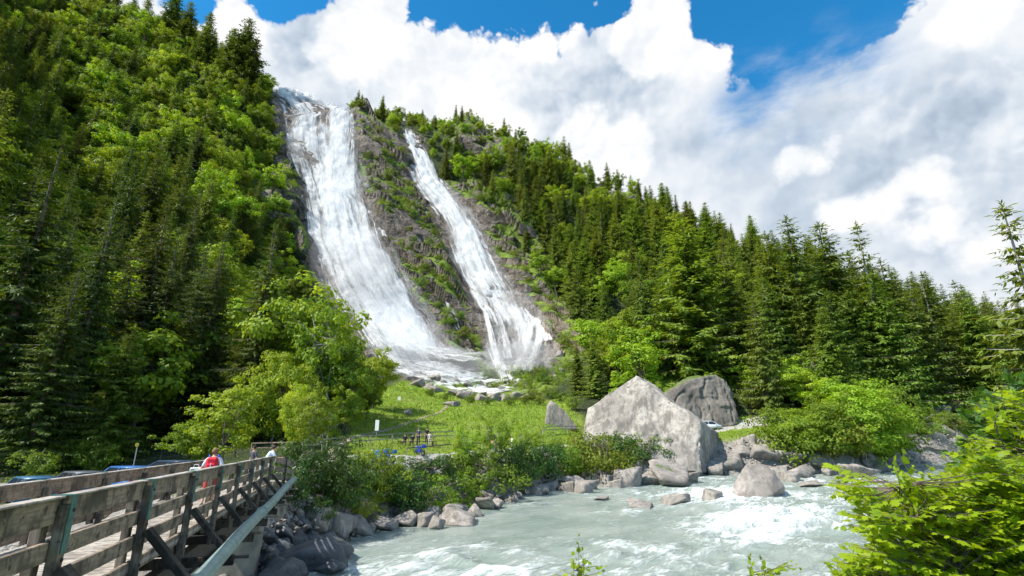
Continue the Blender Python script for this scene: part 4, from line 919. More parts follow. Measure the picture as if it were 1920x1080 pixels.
# scattered gravel-sized stones of the shore: nobody could count them
def pebbles():
    r = np.random.default_rng(5); V = []; F = []; base = np.array([(0, 0, 1), (1, 0, 0), (0, 1, 0), (-1, 0, 0), (0, -1, 0), (0, 0, -1)], float); bf = np.array([(0, 1, 2), (0, 2, 3), (0, 3, 4), (0, 4, 1), (5, 2, 1), (5, 3, 2), (5, 4, 3), (5, 1, 4)]); o = 0
    ids = np.argwhere((Tt > .1) & (Tt < .98) & (BU > 380) & (BU < 1960)); ids = ids[r.choice(len(ids), 5200)]
    for i, j in ids:
        p = TP[i, j] + r.normal(size=3)*[.5, .4, 0]; s = r.uniform(.08, .32)*(1 + .6*(r.random() < .1))
        if p[2] < zr(p[1]) - .3: continue
        q = base*s*r.uniform(.6, 1.3, (6, 1))*[1, 1, .6] + p; V.append(q); F.append(bf + o); o += 6
    me = npmesh('pebbles', np.concatenate(V), np.concatenate(F)); tag(link('pebbles', me, None, [M['rock']], False), 'loose small stones strewn along the water edge', 'stones', None, 'stuff')
pebbles()
def hull(name, pts, mat, label, sub=5, amp=.5, parent=None, seed=1, cracks=True):
    bm = bmesh.new()
    for p in pts: bm.verts.new(p)
    r = bmesh.ops.convex_hull(bm, input=bm.verts); bmesh.ops.delete(bm, geom=list({g for g in r['geom_interior'] + r['geom_unused'] if isinstance(g, bmesh.types.BMVert)}), context='VERTS')
    bmesh.ops.triangulate(bm, faces=bm.faces)
    for _ in range(sub):
        L = [e for e in bm.edges if e.calc_length() > (1.6 if _ < 3 else .42)]
        if L: bmesh.ops.subdivide_edges(bm, edges=L, cuts=1); bmesh.ops.triangulate(bm, faces=bm.faces)
    for _ in range(1): bmesh.ops.smooth_vert(bm, verts=bm.verts, factor=.2, use_axis_x=True, use_axis_y=True, use_axis_z=True)
    bm.normal_update(); co = np.array([v.co[:] for v in bm.verts]); no = np.array([v.normal[:] for v in bm.verts])
    fq = fbm(co/4.5, 3, seed + 21)*3.2; dsp = (np.floor(fq) + sstep(fq - np.floor(fq), .35, .65))*amp*.42 + fbm(co/3.6, 5, seed, .6)*amp*.6 + fbm(co*np.array([1, 1, .4])/1.1, 3, seed + 5, ridged=True)*amp*.35
    cr = np.abs(fbm(co*np.array([1.2, 1.2, .35])/4.2, 2, seed + 11)); dsp -= (1 - sstep(cr, 0, .06))*amp*.7*cracks
    co = co + no*dsp[:, None]
    for v, p in zip(bm.verts, co): v.co = p
    me = bpy.data.meshes.new(name); bm.to_mesh(me); bm.free()
    return link(name, me, parent, [mat], True)
def pp(l): return [PT(*x) for x in l]
bo = hull('boulder', pp([(1092, 838, 86), (1100, 765, 87), (1128, 752, 86), (1152, 728, 86), (1192, 705, 86), (1204, 708, 88), (1262, 752, 84), (1312, 791, 77.5), (1347, 812, 86), (1348, 868, 85), (1316, 888, 75.5), (1298, 884, 75.5), (1280, 850, 77), (1180, 860, 80), (1100, 850, 83),
    (1120, 835, 91), (1200, 722, 92), (1230, 740, 91), (1335, 808, 89), (1346, 880, 85), (1150, 765, 92)]), M['rock_pale'], '', 7, .30)
tag(bo, 'huge pale pointed boulder, sunlit and house-sized, above the river bank', 'boulder')
b2 = hull('boulder', pp([(1238, 742, 96), (1290, 712, 97), (1340, 704, 98), (1362, 716, 98), (1384, 790, 97), (1376, 800, 96), (1240, 800, 94), (1230, 800, 94), (1244, 736, 108), (1300, 708, 110), (1356, 712, 110), (1380, 800, 108)]), M['rock_dark'], '', 7, .5, seed=9)
tag(b2, 'dark blocky flat-topped boulder with mossy top behind the pale pointed one', 'boulder')
q_ = gpt(1420, 934).y
lb_ = hull('boulder', pp([(1373, 922, q_ + 1), (1380, 900, q_ + 1.6), (1400, 869, q_ + 2), (1424, 867, q_ + 2.2), (1452, 882, q_ + 1.6), (1472, 914, q_ + 1.2), (1440, 936, q_), (1396, 936, q_), (1380, 940, q_ + 3), (1470, 936, q_ + 3), (1405, 872, q_ + 3.6), (1450, 886, q_ + 4), (1384, 905, q_ + 4), (1468, 918, q_ + 4)]), M['rock_river'], '', 7, .14, seed=33)
tag(lb_, 'big light angular boulder standing alone in the river', 'boulder')
b3 = hull('boulder', pp([(1021, 805, 88), (1026, 762, 88), (1032, 752, 88.5), (1040, 755, 88), (1060, 772, 88), (1080, 800, 88), (1082, 806, 88), (1020, 812, 88), (1030, 756, 92), (1075, 806, 93), (1026, 806, 93)]), M['rock'], '', 5, .2, seed=19)
tag(b3, 'small grey rock shaped like a tilted shark fin behind the white rail', 'boulder')

# ------------------------------------------------------------------ prominent trees and shrubs
def tree_px(K, u, vb, vt, label, group=None, wide=1., var=None, Y=None, ru=0):
    if Y is None:
        p = gpt(u, vb)
    else: p = PT(u, vb, Y); p.z = zat(p.x, p.y, p.z)
    a, e = AE(u, vt); top = CZ + e*p.y; am = AE(u, (vb + vt)/2)[0]; p = Vector((am*p.y, p.y, 0)); p.z = zat(p.x, p.y, 4)
    return K.put(p - Vector((0, 0, .25)), max(.6, top - p.z), random.uniform(0, 6.28), label, group, True, wide, var)
tree_px(SPL, 1298, 712, 405, 'broad light green spruce rising behind the huge pale boulder', wide=1.75, var=0)
for (u, vb, vt, w_, lab) in [(458, 165, 34, 1.5, 'highest dark spruce on the skyline just left of the waterfall lip'), (432, 150, 52, 1.4, 'dark skyline spruce left of the highest one by the waterfall lip'), (474, 172, 72, 1.3, 'dark spruce nearest the lip of the tall waterfall'), (388, 118, 22, 1.4, 'dark skyline spruce standing against the edge of the left cloud'), (352, 85, 2, 1.3, 'dark spruce on the upper left skyline below the small patch of blue sky'), (328, 60, -30, 1.3, 'dark spruce on the skyline at the top edge of the picture')]:
    tree_px(SPK, u, vb, vt, lab, wide=w_, Y=203)
tree_px(SPR, 1368, 700, 440, 'dark spruce close against the right side of the broad light green one', wide=.9)
tree_px(SPR, 1205, 700, 470, 'spruce just left of the broad light green one, above the boulder')
tree_px(SPT, 1636, 700, 412, 'tall thin-topped spruce poking above the right-hand skyline', wide=1.2, Y=112)
tree_px(SPR, 1500, 690, 400, 'full spruce whose tip stands highest above the right-hand bushes', wide=1.3, Y=112)
tree_px(SPR, 1560, 700, 408, 'broad spruce between the thin-topped one and the full one', wide=1.35, Y=116)
tree_px(SPL, 1455, 700, 430, 'light spruce left of the highest full spruce', wide=1.2, Y=115)
tree_px(SPT, 1925, 742, 372, 'lone tall spruce with sparse layered branches at the right edge', wide=1.35, var=1, Y=100)
tree_px(SPR, 1965, 742, 540, 'lower spruce crowding behind the lone tall one at the right edge', wide=1.3, Y=108)
tree_px(SPT, 1757, 752, 520, 'spruce with bare pale trunk between the two road signs', wide=1.5, var=0, Y=121)
tree_px(SPR, 1680, 740, 480, 'spruce left of the green road sign with drooping boughs', wide=1.3, Y=118)
tree_px(SPL, 1640, 735, 500, 'yellow-green spruce above the round bushes on the far bank', wide=1.2, Y=116)
tree_px(SPR, 1830, 745, 530, 'spruce right of the round red-rimmed road sign', wide=1.3, Y=124)
tree_px(SPL, 1112, 745, 622, 'small bright spruce standing left of the huge pale boulder', wide=1.1)
tree_px(SPL, 1082, 740, 640, 'small bright spruce nearest the splashing foot of the falls', wide=1.1)
tree_px(SPR, 1222, 738, 702, 'tiny spruce growing behind the peak of the pale boulder', wide=1.2)
tree_px(SPL, 1150, 735, 668, 'young light spruce behind the left shoulder of the pale boulder')
tree_px(BRD, 1120, 590, 520, 'round broadleaf tree at the edge of the grassy clearing')
tree_px(BRN, 705, 768, 648, 'dark round-crowned tree at the left rim of the meadow', wide=1.05, var=0)
tree_px(BRN, 640, 800, 600, 'tall broadleaf tree between the meadow and the dark spruces', wide=.9, var=1)
tree_px(BRL, 600, 812, 560, 'slender airy birch-like tree taller than its neighbours by the meadow', wide=.75, var=1)
for (u, vb, vt, k, w_, lab) in [(520, 835, 640, 0, 1.15, 'lush rounded broadleaf crown left of the airy birch-like tree'), (470, 835, 700, 1, 1.1, 'lush low broadleaf tree over the maple-like one at the bridge end'), (655, 812, 668, 2, 1.15, 'lush rounded tree whose crown touches the left rim of the meadow'), (560, 845, 700, 0, 1.1, 'leafy tree directly left of the round-crowned one on the thin trunk'), (690, 785, 690, 1, 1.1, 'lowest lush crown at the upper left rim of the meadow'), (600, 700, 560, 2, 1.0, 'bright tree crown covering the lower left edge of the tall waterfall')]:
    tree_px(BRU if k != 1 else BRN, u, vb, vt + 12, lab, wide=w_*.74, var=k)
for (u, vb, vt, Y, lab) in [(540, 800, 585, 70, 'dark spruce poking up between the lush crowns left of the tall waterfall'), (480, 800, 600, 64, 'dark spruce over the low broadleaf crowns at the bridge end'), (628, 790, 655, 72, 'short dark spruce between lush crowns and meadow')]:
    tree_px(SPN, u, vb, vt, lab, wide=1.15, Y=Y)
tree_px(BRN, 560, 800, 520, 'large bright broadleaf tree in front of the foot of the cliff')
tree_px(BRD, 500, 800, 520, 'bright broadleaf tree at the foot of the slope left of the falls')
tree_px(BRL, 588, 880, 712, 'light round-crowned tree on a thin trunk at the end of the bridge', wide=1.1, var=0, Y=43)
tree_px(BRL, 612, 872, 740, 'young pale-stemmed tree leaning beside the round-crowned one', wide=.8, var=1, Y=46)
tree_px(BRN, 430, 862, 700, 'leafy maple-like tree overhanging the end of the bridge', wide=1.25, var=2, Y=40)
tree_px(BRN, 370, 850, 760, 'low leafy tree overhanging the parked cars', wide=1.3, var=1, Y=42)
tree_px(BRL, 745, 948, 848, 'yellow-green sapling rising from the bank above the shore stones', wide=.8)
for (u, vb, vt, lab) in [(870, 905, 790, 'airy tree nearest the seated group behind the bank'), (925, 900, 765, 'tallest airy tree in the thicket on the bank'), (985, 895, 785, 'airy tree at the right end of the thicket on the bank')]:
    tree_px(BRL, u, vb, vt, lab, wide=.95)
for (u, vb, vt, Y, lab) in [(1530, 700, 652, 104, 'yellow-green broadleaf tree top above the large round bushes'), (1480, 730, 668, 103, 'grey-green broadleaf tree behind the wooden rail'), (1600, 760, 700, 100, 'bright broadleaf tree over the right end of the bank bushes')]:
    tree_px(BRL if Y != 103 else BRN, u, 765, vt, lab, wide=1.3, Y=Y)
tree_px(SPL, 455, 840, 590, 'olive-green spruce above the maple-like tree at the bridge end', wide=1.2, Y=60)
tree_px(SPN, 300, 850, 420, 'towering spruce with hanging boughs behind the parked cars', wide=1.2, Y=58)
tree_px(SPN, 40, 850, 250, 'towering dark spruce at the left edge of the picture', wide=1.3, Y=48)
tree_px(SPN, 160, 850, 380, 'dark spruce standing over the left end of the bridge rail', wide=1.2, Y=55)
tree_px(SPL, 225, 850, 600, 'lighter spruce under the towering dark ones behind the blue car', wide=1.3, Y=50)
tree_px(SPN, 100, 860, 480, 'shaded spruce behind the left end of the bridge', wide=1.4, Y=46)
tree_px(SPN, 395, 840, 430, 'tall spruce above the low leafy tree by the cars', wide=1.1, Y=66)
cl_ids = np.flatnonzero(((moss > .45) & (chan < .1) & (Tt > 4.2) & inpoly(BU, BV, CLEAR + []) ).ravel()); rr_ = random.Random(3); got = []
for idx in rr_.sample(list(cl_ids), min(len(cl_ids), 9000)):
    p = Vector(TP.reshape(-1, 3)[idx])
    if any((p - q).length < 3.6 for q in got): continue
    u_, v_ = PIX(p.x, p.y, p.z)
    if inpoly(np.array([u_]), np.array([v_ - 6]), fallpoly(A1, 8))[0] or inpoly(np.array([u_]), np.array([v_ - 6]), fallpoly(B1, 8))[0]: continue
    got.append(p); K_ = SHL if rr_.random() < .3 else SHB
    K_.put(p - Vector((0, 0, .3)), rr_.uniform(1.3, 4.2), rr_.uniform(0, 6), 'small green bush rooted on a mossy ledge of the cliff', 'bushes on the cliff ledges', False, 1.1, None, 'foliage', 'stem')
    if len(got) > 290: break
sg = 'bushes covering the far bank above the shore stones'; sl_ = 'green leafy bush on the far bank above the shore stones'
for (u, vb, w_, h_, k) in [(600, 950, 100, 120, 0), (560, 930, 80, 100, 0), (640, 960, 90, 90, 0), (680, 975, 80, 60, 1), (700, 930, 90, 90, 0), (765, 968, 96, 84, 0), (725, 950, 60, 60, 0), (820, 962, 84, 70, 1), (860, 950, 70, 66, 1), (805, 915, 80, 60, 0), (905, 938, 90, 90, 0), (950, 922, 70, 80, 0), (985, 912, 70, 80, 0), (860, 905, 70, 60, 0), (1020, 900, 70, 66, 0), (1060, 888, 60, 50, 0), (1120, 902, 90, 90, 0), (1085, 900, 50, 56, 0), (1160, 885, 70, 70, 0), (1200, 876, 60, 50, 0), (1245, 868, 60, 50, 0), (1262, 866, 50, 44, 1), (1185, 858, 60, 44, 1), (1225, 864, 56, 46, 1), (1150, 862, 60, 46, 1), (1105, 866, 60, 50, 0), (660, 915, 70, 60, 0), (590, 985, 50, 50, 0), (540, 960, 60, 90, 0), (620, 905, 50, 36, 0), (1045, 862, 40, 40, 0)]:
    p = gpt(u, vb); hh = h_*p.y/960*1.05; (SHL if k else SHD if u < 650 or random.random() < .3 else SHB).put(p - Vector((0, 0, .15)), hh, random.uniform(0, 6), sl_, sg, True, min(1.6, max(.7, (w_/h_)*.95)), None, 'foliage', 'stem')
for (u, vb, vt, k, lab) in [(1492, 862, 760, 0, 'full round bush over the left end of the rock pile'), (1545, 868, 735, 1, 'tall full bush in front of the road rail, second from the left'), (1602, 866, 700, 2, 'tallest full green bush of the clump above the rock pile'), (1652, 862, 745, 0, 'tall full bush just right of the tallest one')]:
    tree_px(BRU, u, vb, vt, lab, wide=1.35, var=k)
for (u, vb, w_, h_, lab) in [(1500, 862, 110, 92, 'dense round bush at the right end of the wooden rail'), (1560, 872, 120, 110, 'large dense bush in the middle of the bushes by the rock pile'), (1622, 866, 120, 130, 'tallest light bush in the clump above the rock pile'), (1690, 862, 100, 84, 'low spreading bush reaching towards the upstream rapids'), (1590, 800, 110, 90, 'airy bush showing behind the tallest light bush'), (1775, 800, 36, 26, 'little yellow-green bush among the rocks below the signs'), (1410, 765, 60, 40, 'dark bush in the shade behind the wooden rail'), (1665, 800, 90, 80, 'bush left of the rocks below the green road sign')]:
    p = gpt(u, vb); hh = h_*p.y/960*1.05; (SHL if 'light' in lab or 'airy' in lab or 'yellow' in lab else SHB).put(p - Vector((0, 0, .15)), hh, random.uniform(0, 6), lab, None, True, min(1.5, (w_/h_)*.9), None, 'foliage', 'stem')
for (u, vb, w_, h_) in [(835, 752, 34, 16), (880, 756, 30, 16), (915, 760, 34, 18), (955, 760, 36, 20), (805, 742, 26, 14), (1000, 752, 40, 24), (1030, 748, 36, 24), (1050, 752, 34, 24), (985, 758, 30, 20), (1075, 770, 36, 26), (1012, 760, 26, 18), (1720, 812, 60, 50), (1745, 822, 50, 36), (1790, 812, 50, 36), (1830, 820, 70, 50), (1770, 795, 40, 26), (1860, 845, 80, 60), (1710, 780, 50, 40), (1905, 860, 90, 70), (1700, 800, 60, 40), (1660, 825, 70, 50), (1840, 770, 60, 40), (1870, 800, 70, 50), (1815, 760, 30, 20), (1900, 830, 80, 60), (20, 870, 90, 60), (110, 880, 80, 50), (180, 880, 70, 50), (70, 900, 90, 50)]:
    p = gpt(u, vb); hh = h_*p.y/960*1.05; SHB.put(p, hh, random.uniform(0, 6), 'small green bush among rocks, meadow or car park edge', 'small scattered bushes low on the valley floor', True, 1.1, None, 'foliage', 'stem')

# undergrowth and meadow grass
def grass():
    r = np.random.default_rng(11)
    wgt = (np.gradient(BASE[..., 1], axis=0)*0 + np.linalg.norm(np.cross(np.gradient(BASE, axis=1), np.gradient(BASE, axis=0)), axis=-1))*(sstep(mead, .3, .7) + .15*((Tt > .95) & (Tt < 2.9)))*((BU > -60) & (BU < 1980) & (BV < 1100))*(Tt > .92)
    wgt = wgt*(1/(BASE[..., 1]/60)**1.2); w_ = wgt.ravel()/wgt.sum(); ids = r.choice(w_.size, 46000, p=w_)
    P = TP.reshape(-1, 3)[ids]; k = len(P); Ys = P[:, 1]
    P = P + np.stack([r.normal(size=k)*.5, r.normal(size=k)*.5, np.zeros(k)], 1); h = r.uniform(.08, .30, k)*(.6 + Ys/110)
    ax = np.stack([r.normal(size=k)*.4, r.normal(size=k)*.4, np.ones(k)], 1); nn = rdir(r, k); nn[:, 2] *= .2
    V, F = kites(P - [0, 0, .08], ax, nn, h, h*r.uniform(.25, .6, k), .25)
    me = npmesh('grass', V, F); mt = leafmat('grass_blades', (.15, .25, .02), (.27, .38, .035), .4, hue=0, val=0, clump=.25); tag(link('grass', me, None, [mt]), 'tufts of bright meadow grass', 'grass', None, 'stuff')
grass()

# ------------------------------------------------------------------ road, path, car park
ribbon('road', [(-11.6, 26.5), (-13.5, 33), (-13, 40), (-10, 47), (-5, 54.5), (1, 63), (6, 71.5), (10.5, 81), (15, 88.5), (21, 93.6), (33, 95), (44, 97), (57, 99.5), (76, 107), (97, 117), (120, 123)], 3.6, M['road'])
ribbon('path', [(-13, 40), (-17, 50), (-17.5, 60), (-15, 66), (-13.5, 76), (-11.5, 88), (-12, 99)], .7, simple('trodden_earth', (.27, .22, .15), .95, var=.3, scale=2), .0)
ribbon('car_park', [(-46, 33), (-36, 34.5), (-26, 36.5), (-15, 38)], 8.5, simple('gravel_yard', (.20, .19, .17), .95, var=.2, scale=2, bump=.3), .03)

# ------------------------------------------------------------------ wooden bridge
BO = Vector((-4.54, 4.9, 0)); BRZ = math.atan2(.309, .951)
def bw(x, y, z): return BO + Matrix.Rotation(BRZ, 3, 'Z') @ Vector((x, y, z))
br = empty('footbridge', BO, BRZ, 'weathered wooden footbridge with plank railings crossing the river on the left', 'bridge')
DZ, Y0, Y1, BWID = 3.72, -9.5, 22.2, 2.55
dk = MB(); y = Y0
while y < Y1:
    wd = random.uniform(.17, .2); dk.box((-BWID/2, y + wd/2, DZ - .035 + random.uniform(-.004, .004)), (BWID - .06, wd - .012, .07)); y += wd
dk.build('deck', M['wood_deck'], br)
posts_y = [1.26 + 2.72*i for i in range(-4, 9)]
SLATS = [(4.67, 4.93), (4.30, 4.50), (3.95, 4.15), (3.60, 3.79)]
for side in (0, 1):
    sx = 1 if side == 0 else -1; x0 = 0 if side == 0 else -BWID; dz = 0 if side == 0 else -.12
    for py in posts_y:
        if py > Y1: continue
        pm = MB(); pm.box((x0 + sx*.02, py, 4.0 + dz/2), (.10, .16, 1.72 + dz), None, .008); pm.box((x0 - sx*.16, py - .05, 4.12 + dz/2), (.10, .15, 1.42 + dz), None, .008)
        po = pm.build('post', M['wood_v'], br)
        sm = MB(); sm.box((x0 + sx*.078, py, 4.66 + dz), (.012, .13, .58)); sm.box((x0 - sx*.02, py, 4.957 + dz), (.21, .13, .012)); sm.build('steel_plate', M['green_steel'], po)
        if side == 0 and py < 15:
            for zz in (4.30, 4.80, 3.72): bo_ = MB(); bo_.lathe([(.022, 0), (.022, .012), (.014, .018)], (x0 + sx*.084 if zz > 4.3 else x0 + sx*.072, py + .02, zz), 8, 'X'); bo_.build('bolt', M['steel_dark'], po)
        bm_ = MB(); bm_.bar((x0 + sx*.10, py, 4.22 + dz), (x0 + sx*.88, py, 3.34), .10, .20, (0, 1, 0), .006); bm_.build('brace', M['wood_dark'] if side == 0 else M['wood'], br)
        om = MB(); om.box((x0 + sx*.15, py, 3.24), (1.7, .14, .18), None, .006); om.build('outrigger', M['wood_dark'], br)
    ys = [Y0] + [p for p in posts_y if p < Y1] + [Y1]
    for k, (z0, z1) in enumerate(SLATS):
        for a, b in zip(ys, ys[1:]):
            rm = MB(); j = random.uniform(-.008, .008); rm.box((x0 - sx*.065, (a + b)/2, (z0 + z1)/2 + dz + j), (.065, b - a - .03, z1 - z0), Euler((random.uniform(-.002, .002), 0, 0)), .007)
            rm.build('rail_board', M['wood'], br)
    for a, b in zip(ys, ys[1:]):
        cm = MB(); cm.box((x0 - sx*.05, (a + b)/2, 4.945 + dz), (.15, b - a - .14, .022), None, .004); cm.build('cap_board', M['wood_deck'], br)
    gm = MB()
    for xx in (x0 - sx*.35,): gm.box((xx, (Y0 + Y1)/2, 3.1), (.22, Y1 - Y0, .02)); gm.box((xx, (Y0 + Y1)/2, 2.55), (.22, Y1 - Y0, .02)); gm.box((xx, (Y0 + Y1)/2, 2.825), (.015, Y1 - Y0, .53))
    gm.build('girder', M['steel_dark'], br)
for i in range(12): cmn = MB(); cmn.box((-BWID/2, Y0 + .3 + i*2.72, 3.4), (BWID - .3, .14, .2)); cmn.build('cross_beam', M['wood_dark'], br)
# end wing of the railing
wg = MB()
for (z0, z1) in SLATS: wg.bar((0.0, Y1 + .1, (z0 + z1)/2 - .02), (.75, Y1 + 1.5, (z0 + z1)/2 - .3), .06, z1 - z0)
wg.build('wing_railing', M['wood'], br)
wp = MB(); wp.box((.40, Y1 + .86, 4.1), (.14, .14, 1.6)); wp.build('wing_post', M['wood_dark'], br)
pi = empty('pipe', bw(.86, 0, 0), BRZ, 'long grey-green pipe carried along the outer side of the footbridge', 'pipe')
a_ = Vector((0, -8, 3.17)); b_ = Vector((-.02, 23.9, 3.80)); pb = MB(); pb.tube([a_.lerp(b_, t/20) + Vector((0, 0, -.03*math.sin(t))) for t in range(21)], .135, 18); pb.build('pipe_run', M['pipe'], pi, True)
for t in (.3, .62, .86):
    c = MB(); q = a_.lerp(b_, t); c.tube([q, q + Vector((0, .1, .002)), q + Vector((0, .11, .002)), q + Vector((0, .22, .004))], [.165, .165, .15, .15], 18); c.build('collar', M['pipe'], pi)
for py in posts_y:
    if 0 < py < Y1:
        hg = MB(); z_ = 3.17 + (py + 8)/31.9*.63; hg.box((0.1, py, z_ - .17), (.62, .10, .05)); hg.build('bracket', M['wood'] if py > 8 else M['steel_dark'], pi)
ab = MB(); ab.box((-BWID/2 - .1, 20.8, .75), (BWID + .1, 1.6, 3.6), None, .03); ab.box((-BWID/2 - .1, 20.8, 2.44), (BWID + .35, 1.8, .18)); abo = ab.build('bridge_pier', M['concrete']); abo.location = BO; abo.rotation_euler = (0, 0, BRZ)
tag(abo, 'stained concrete pier under the far end of the wooden footbridge', 'pier')
ab = MB(); ab.box((-BWID/2 - .1, 24.9, 2.2), (BWID + 1.2, 1.8, 2.9), None, .03); abo = ab.build('bridge_abutment', M['concrete']); abo.location = BO; abo.rotation_euler = (0, 0, BRZ)
tag(abo, 'low concrete abutment where the footbridge meets the far bank', 'abutment')

# ------------------------------------------------------------------ people
MC = {}
def cmat(c, rough=.75):
    if (c, rough) not in MC: MC[(c, rough)] = simple('cloth_' + str(len(MC)), c, rough, var=.08, scale=20, spec=.3)
    return MC[(c, rough)]
SKIN = simple('skin', (.52, .30, .20), .55, var=.05, scale=12)
def skinned(name, verts, edges, mat, parent, root=0, sub=2):
    bm = bmesh.new(); sk = bm.verts.layers.skin.verify(); vs = []
    for (p, r) in verts:
        v = bm.verts.new(p); v[sk].radius = (r, r) if not isinstance(r, tuple) else r; vs.append(v)
    vs[root][sk].use_root = True
    for a, b in edges: bm.edges.new((vs[a], vs[b]))
    me = bpy.data.meshes.new(name); bm.to_mesh(me); bm.free(); o = link(name, me, parent, [mat])
    m = o.modifiers.new('skin', 'SKIN'); m.use_smooth_shade = True; m2 = o.modifiers.new('sub', 'SUBSURF'); m2.levels = m2.render_levels = sub; return o
def person(loc, rz, h, top, legs, hair, label, pose='stand', arms=('down', 'down'), fingers=False, shorts=False, hat=None):
    """faces local +Y"""
    t = empty('person', loc, rz, label, 'person'); t.scale = (h/1.75,)*3
    seat = pose == 'sit'; hz = .48 if seat else .93; lean = {'stand': 0, 'walk': .04, 'sit': .05, 'lean': .35}[pose]
    pel = Vector((0, 0, hz)); ch = Vector((0, lean*.6, hz + .40)); sh = Vector((0, lean*.9, hz + .50)); nk = Vector((0, lean, hz + .57)); hd = Vector((0, lean + .03, hz + .68)); tp = Vector((0, lean + .02, hz + .78))
    V = [(pel, (.145, .10)), ((pel + ch)/2, (.125, .09)), (ch, (.155, .105)), (sh, (.12, .08)), (nk, .05), (hd - Vector((0, -.01, .045)), .066), (hd + Vector((0, 0, .02)), .085), (tp, .06)]
    Ed = [(i, i + 1) for i in range(7)]; shirt = [(pel + Vector((0, 0, .0)), (.155, .112)), ((pel + ch)/2, (.14, .105)), (ch, (.172, .12)), (sh + Vector((0, 0, .01)), (.125, .085))]; se = [(0, 1), (1, 2), (2, 3)]
    tr = [(pel + Vector((0, 0, .04)), (.15, .108))]; te = []
    for s in (-1, 1):
        S = sh + Vector((s*.185, 0, -.035)); a = arms[0 if s < 0 else 1]
        if a == 'down': el = S + Vector((s*.07, -.03, -.29)); ha = el + Vector((s*.02, .08, -.25))
        elif a == 'strap': el = S + Vector((s*.10, -.08, -.27)); ha = S + Vector((s*.03, .16, -.15))
        elif a == 'fwd': el = S + Vector((s*.05, .16, -.22)); ha = el + Vector((-s*.05, .24, -.02))
        elif a == 'carry': el = S + Vector((s*.12, .0, -.27)); ha = el + Vector((s*.05, .18, .02))
        b = len(V); dd = (ha - el).normalized()
        V += [(S, .062), (el, .043), (ha, .028), (ha + dd*.05, (.04, .018)), (ha + dd*.09, (.036, .015))]; Ed += [(3, b), (b, b + 1), (b + 1, b + 2), (b + 2, b + 3), (b + 3, b + 4)]
        if fingers:
            side = dd.cross(Vector((s, 0, 0))).normalized(); pal = dd.cross(side).normalized()
            for k, (o_, ln) in enumerate(((-.026, .065), (-.009, .078), (.009, .072), (.026, .056))):
                f0 = ha + dd*.085 + side*o_; q = len(V); V += [(f0, .0095), (f0 + dd*ln*.55 - pal*.006*s, .0085), (f0 + dd*ln*.9 - pal*.028*s, .007)]; Ed += [(b + 4, q), (q, q + 1), (q + 1, q + 2)]
            q = len(V); V += [(ha + dd*.04 + side*-.042, .011), (ha + dd*.085 + side*-.062, .009)]; Ed += [(b + 3, q), (q, q + 1)]
        sb = len(shirt); shirt += [(S, .075), (S.lerp(el, .85), .062)]; se += [(3, sb), (sb, sb + 1)]
        H = pel + Vector((s*.095, 0, -.05)); ph = s if pose == 'walk' else 0
        if seat: kn = H + Vector((s*.05, .42, .03)); an = kn + Vector((0, .03, -.40))
        elif ph: kn = H + Vector((0, .10*ph + .02, -.40)); an = kn + Vector((0, .06*ph - (.12 if ph < 0 else 0), -.40 + (.04 if ph < 0 else 0)))
        else: kn = H + Vector((s*.02, .02, -.41)); an = kn + Vector((s*.01, -.02, -.40))
        b = len(V); V += [(H, .088), (kn, .058), (an, .038), (an + Vector((0, .13, -.045)), (.042, .028))]; Ed += [(0, b), (b, b + 1), (b + 1, b + 2), (b + 2, b + 3)]
        tb = len(tr); tr += [(H, .10), (kn, .074)]; te += [(0, tb), (tb, tb + 1)]
        if not shorts: tr += [(an + Vector((0, 0, .03)), .056)]; te += [(tb + 1, tb + 2)]
        fm = MB(); f = an + Vector((0, .05, -.045)); fm.box(f, (.095, .26, .085), None, .025); fm.build('shoe', cmat((.05, .05, .055)), t)
    skinned('body', V, Ed, SKIN, t); skinned('shirt', shirt, se, cmat(top), t); skinned('trousers', tr, te, cmat(legs), t)
    hb = MB(); r = bmesh.ops.create_icosphere(hb.bm, subdivisions=3, radius=1.)
    for v in r['verts']:
        q = v.co; v.co = hd + Vector((0, -.012, .035)) + Vector((q.x*.095, q.y*.108, max(q.z, -.75 + .9*max(0, q.y))*.105))
    hb.build('hat' if hat else 'hair', cmat(hat or hair), t, True)
    return t
P1 = bw(-.72, 12.2, DZ); pr = -.0
p1 = person(P1, BRZ, 1.66, (.62, .66, .74), (.40, .07, .05), (.17, .10, .06), 'short-haired person in pale shirt with red backpack walking away across the footbridge', 'walk', ('carry', 'strap'), True, True)
bp = empty('backpack', P1 + Vector((0, 0, 0)), BRZ, 'bright red backpack with blue straps on the back of the walking person', 'backpack')
b1 = MB(); b1.box((0, -.19, 1.18), (.31, .17, .44), None, .06); b1.box((0, -.29, 1.10), (.23, .08, .24), None, .03); b1.build('pack', cmat((.62, .02, .035)), bp)
for s in (-1, 1):
    st = MB(); st.tube([(s*.11, -.10, 1.38), (s*.12, -.03, 1.455), (s*.13, .08, 1.42), (s*.14, .12, 1.25), (s*.13, .03, 1.08), (s*.12, -.12, 1.0)], .018, 6); st.build('strap', cmat((.05, .12, .45)), bp)
zp = MB(); zp.box((.0, -.334, 1.14), (.02, .012, .2)); zp.build('zip', cmat((.6, .65, .75)), bp)
bg_ = empty('bag', P1 + Matrix.Rotation(BRZ, 3, 'Z') @ Vector((-.46, .12, 0)), BRZ, 'white carrier bag with blue and green blocks at the walking person\'s left arm', 'bag')
g1 = MB(); g1.box((0, 0, .92), (.30, .14, .36), None, .02); g1.build('bag_body', cmat((.70, .74, .70)), bg_)
for (x_, z_, c_) in ((-.07, 1.0, (.08, .35, .22)), (.07, .95, (.10, .25, .60)), (-.02, .84, (.12, .35, .60))):
    g2 = MB(); g2.box((x_, -.073, z_), (.09, .004, .11)); g2.build('printed_block', cmat(c_), bg_)
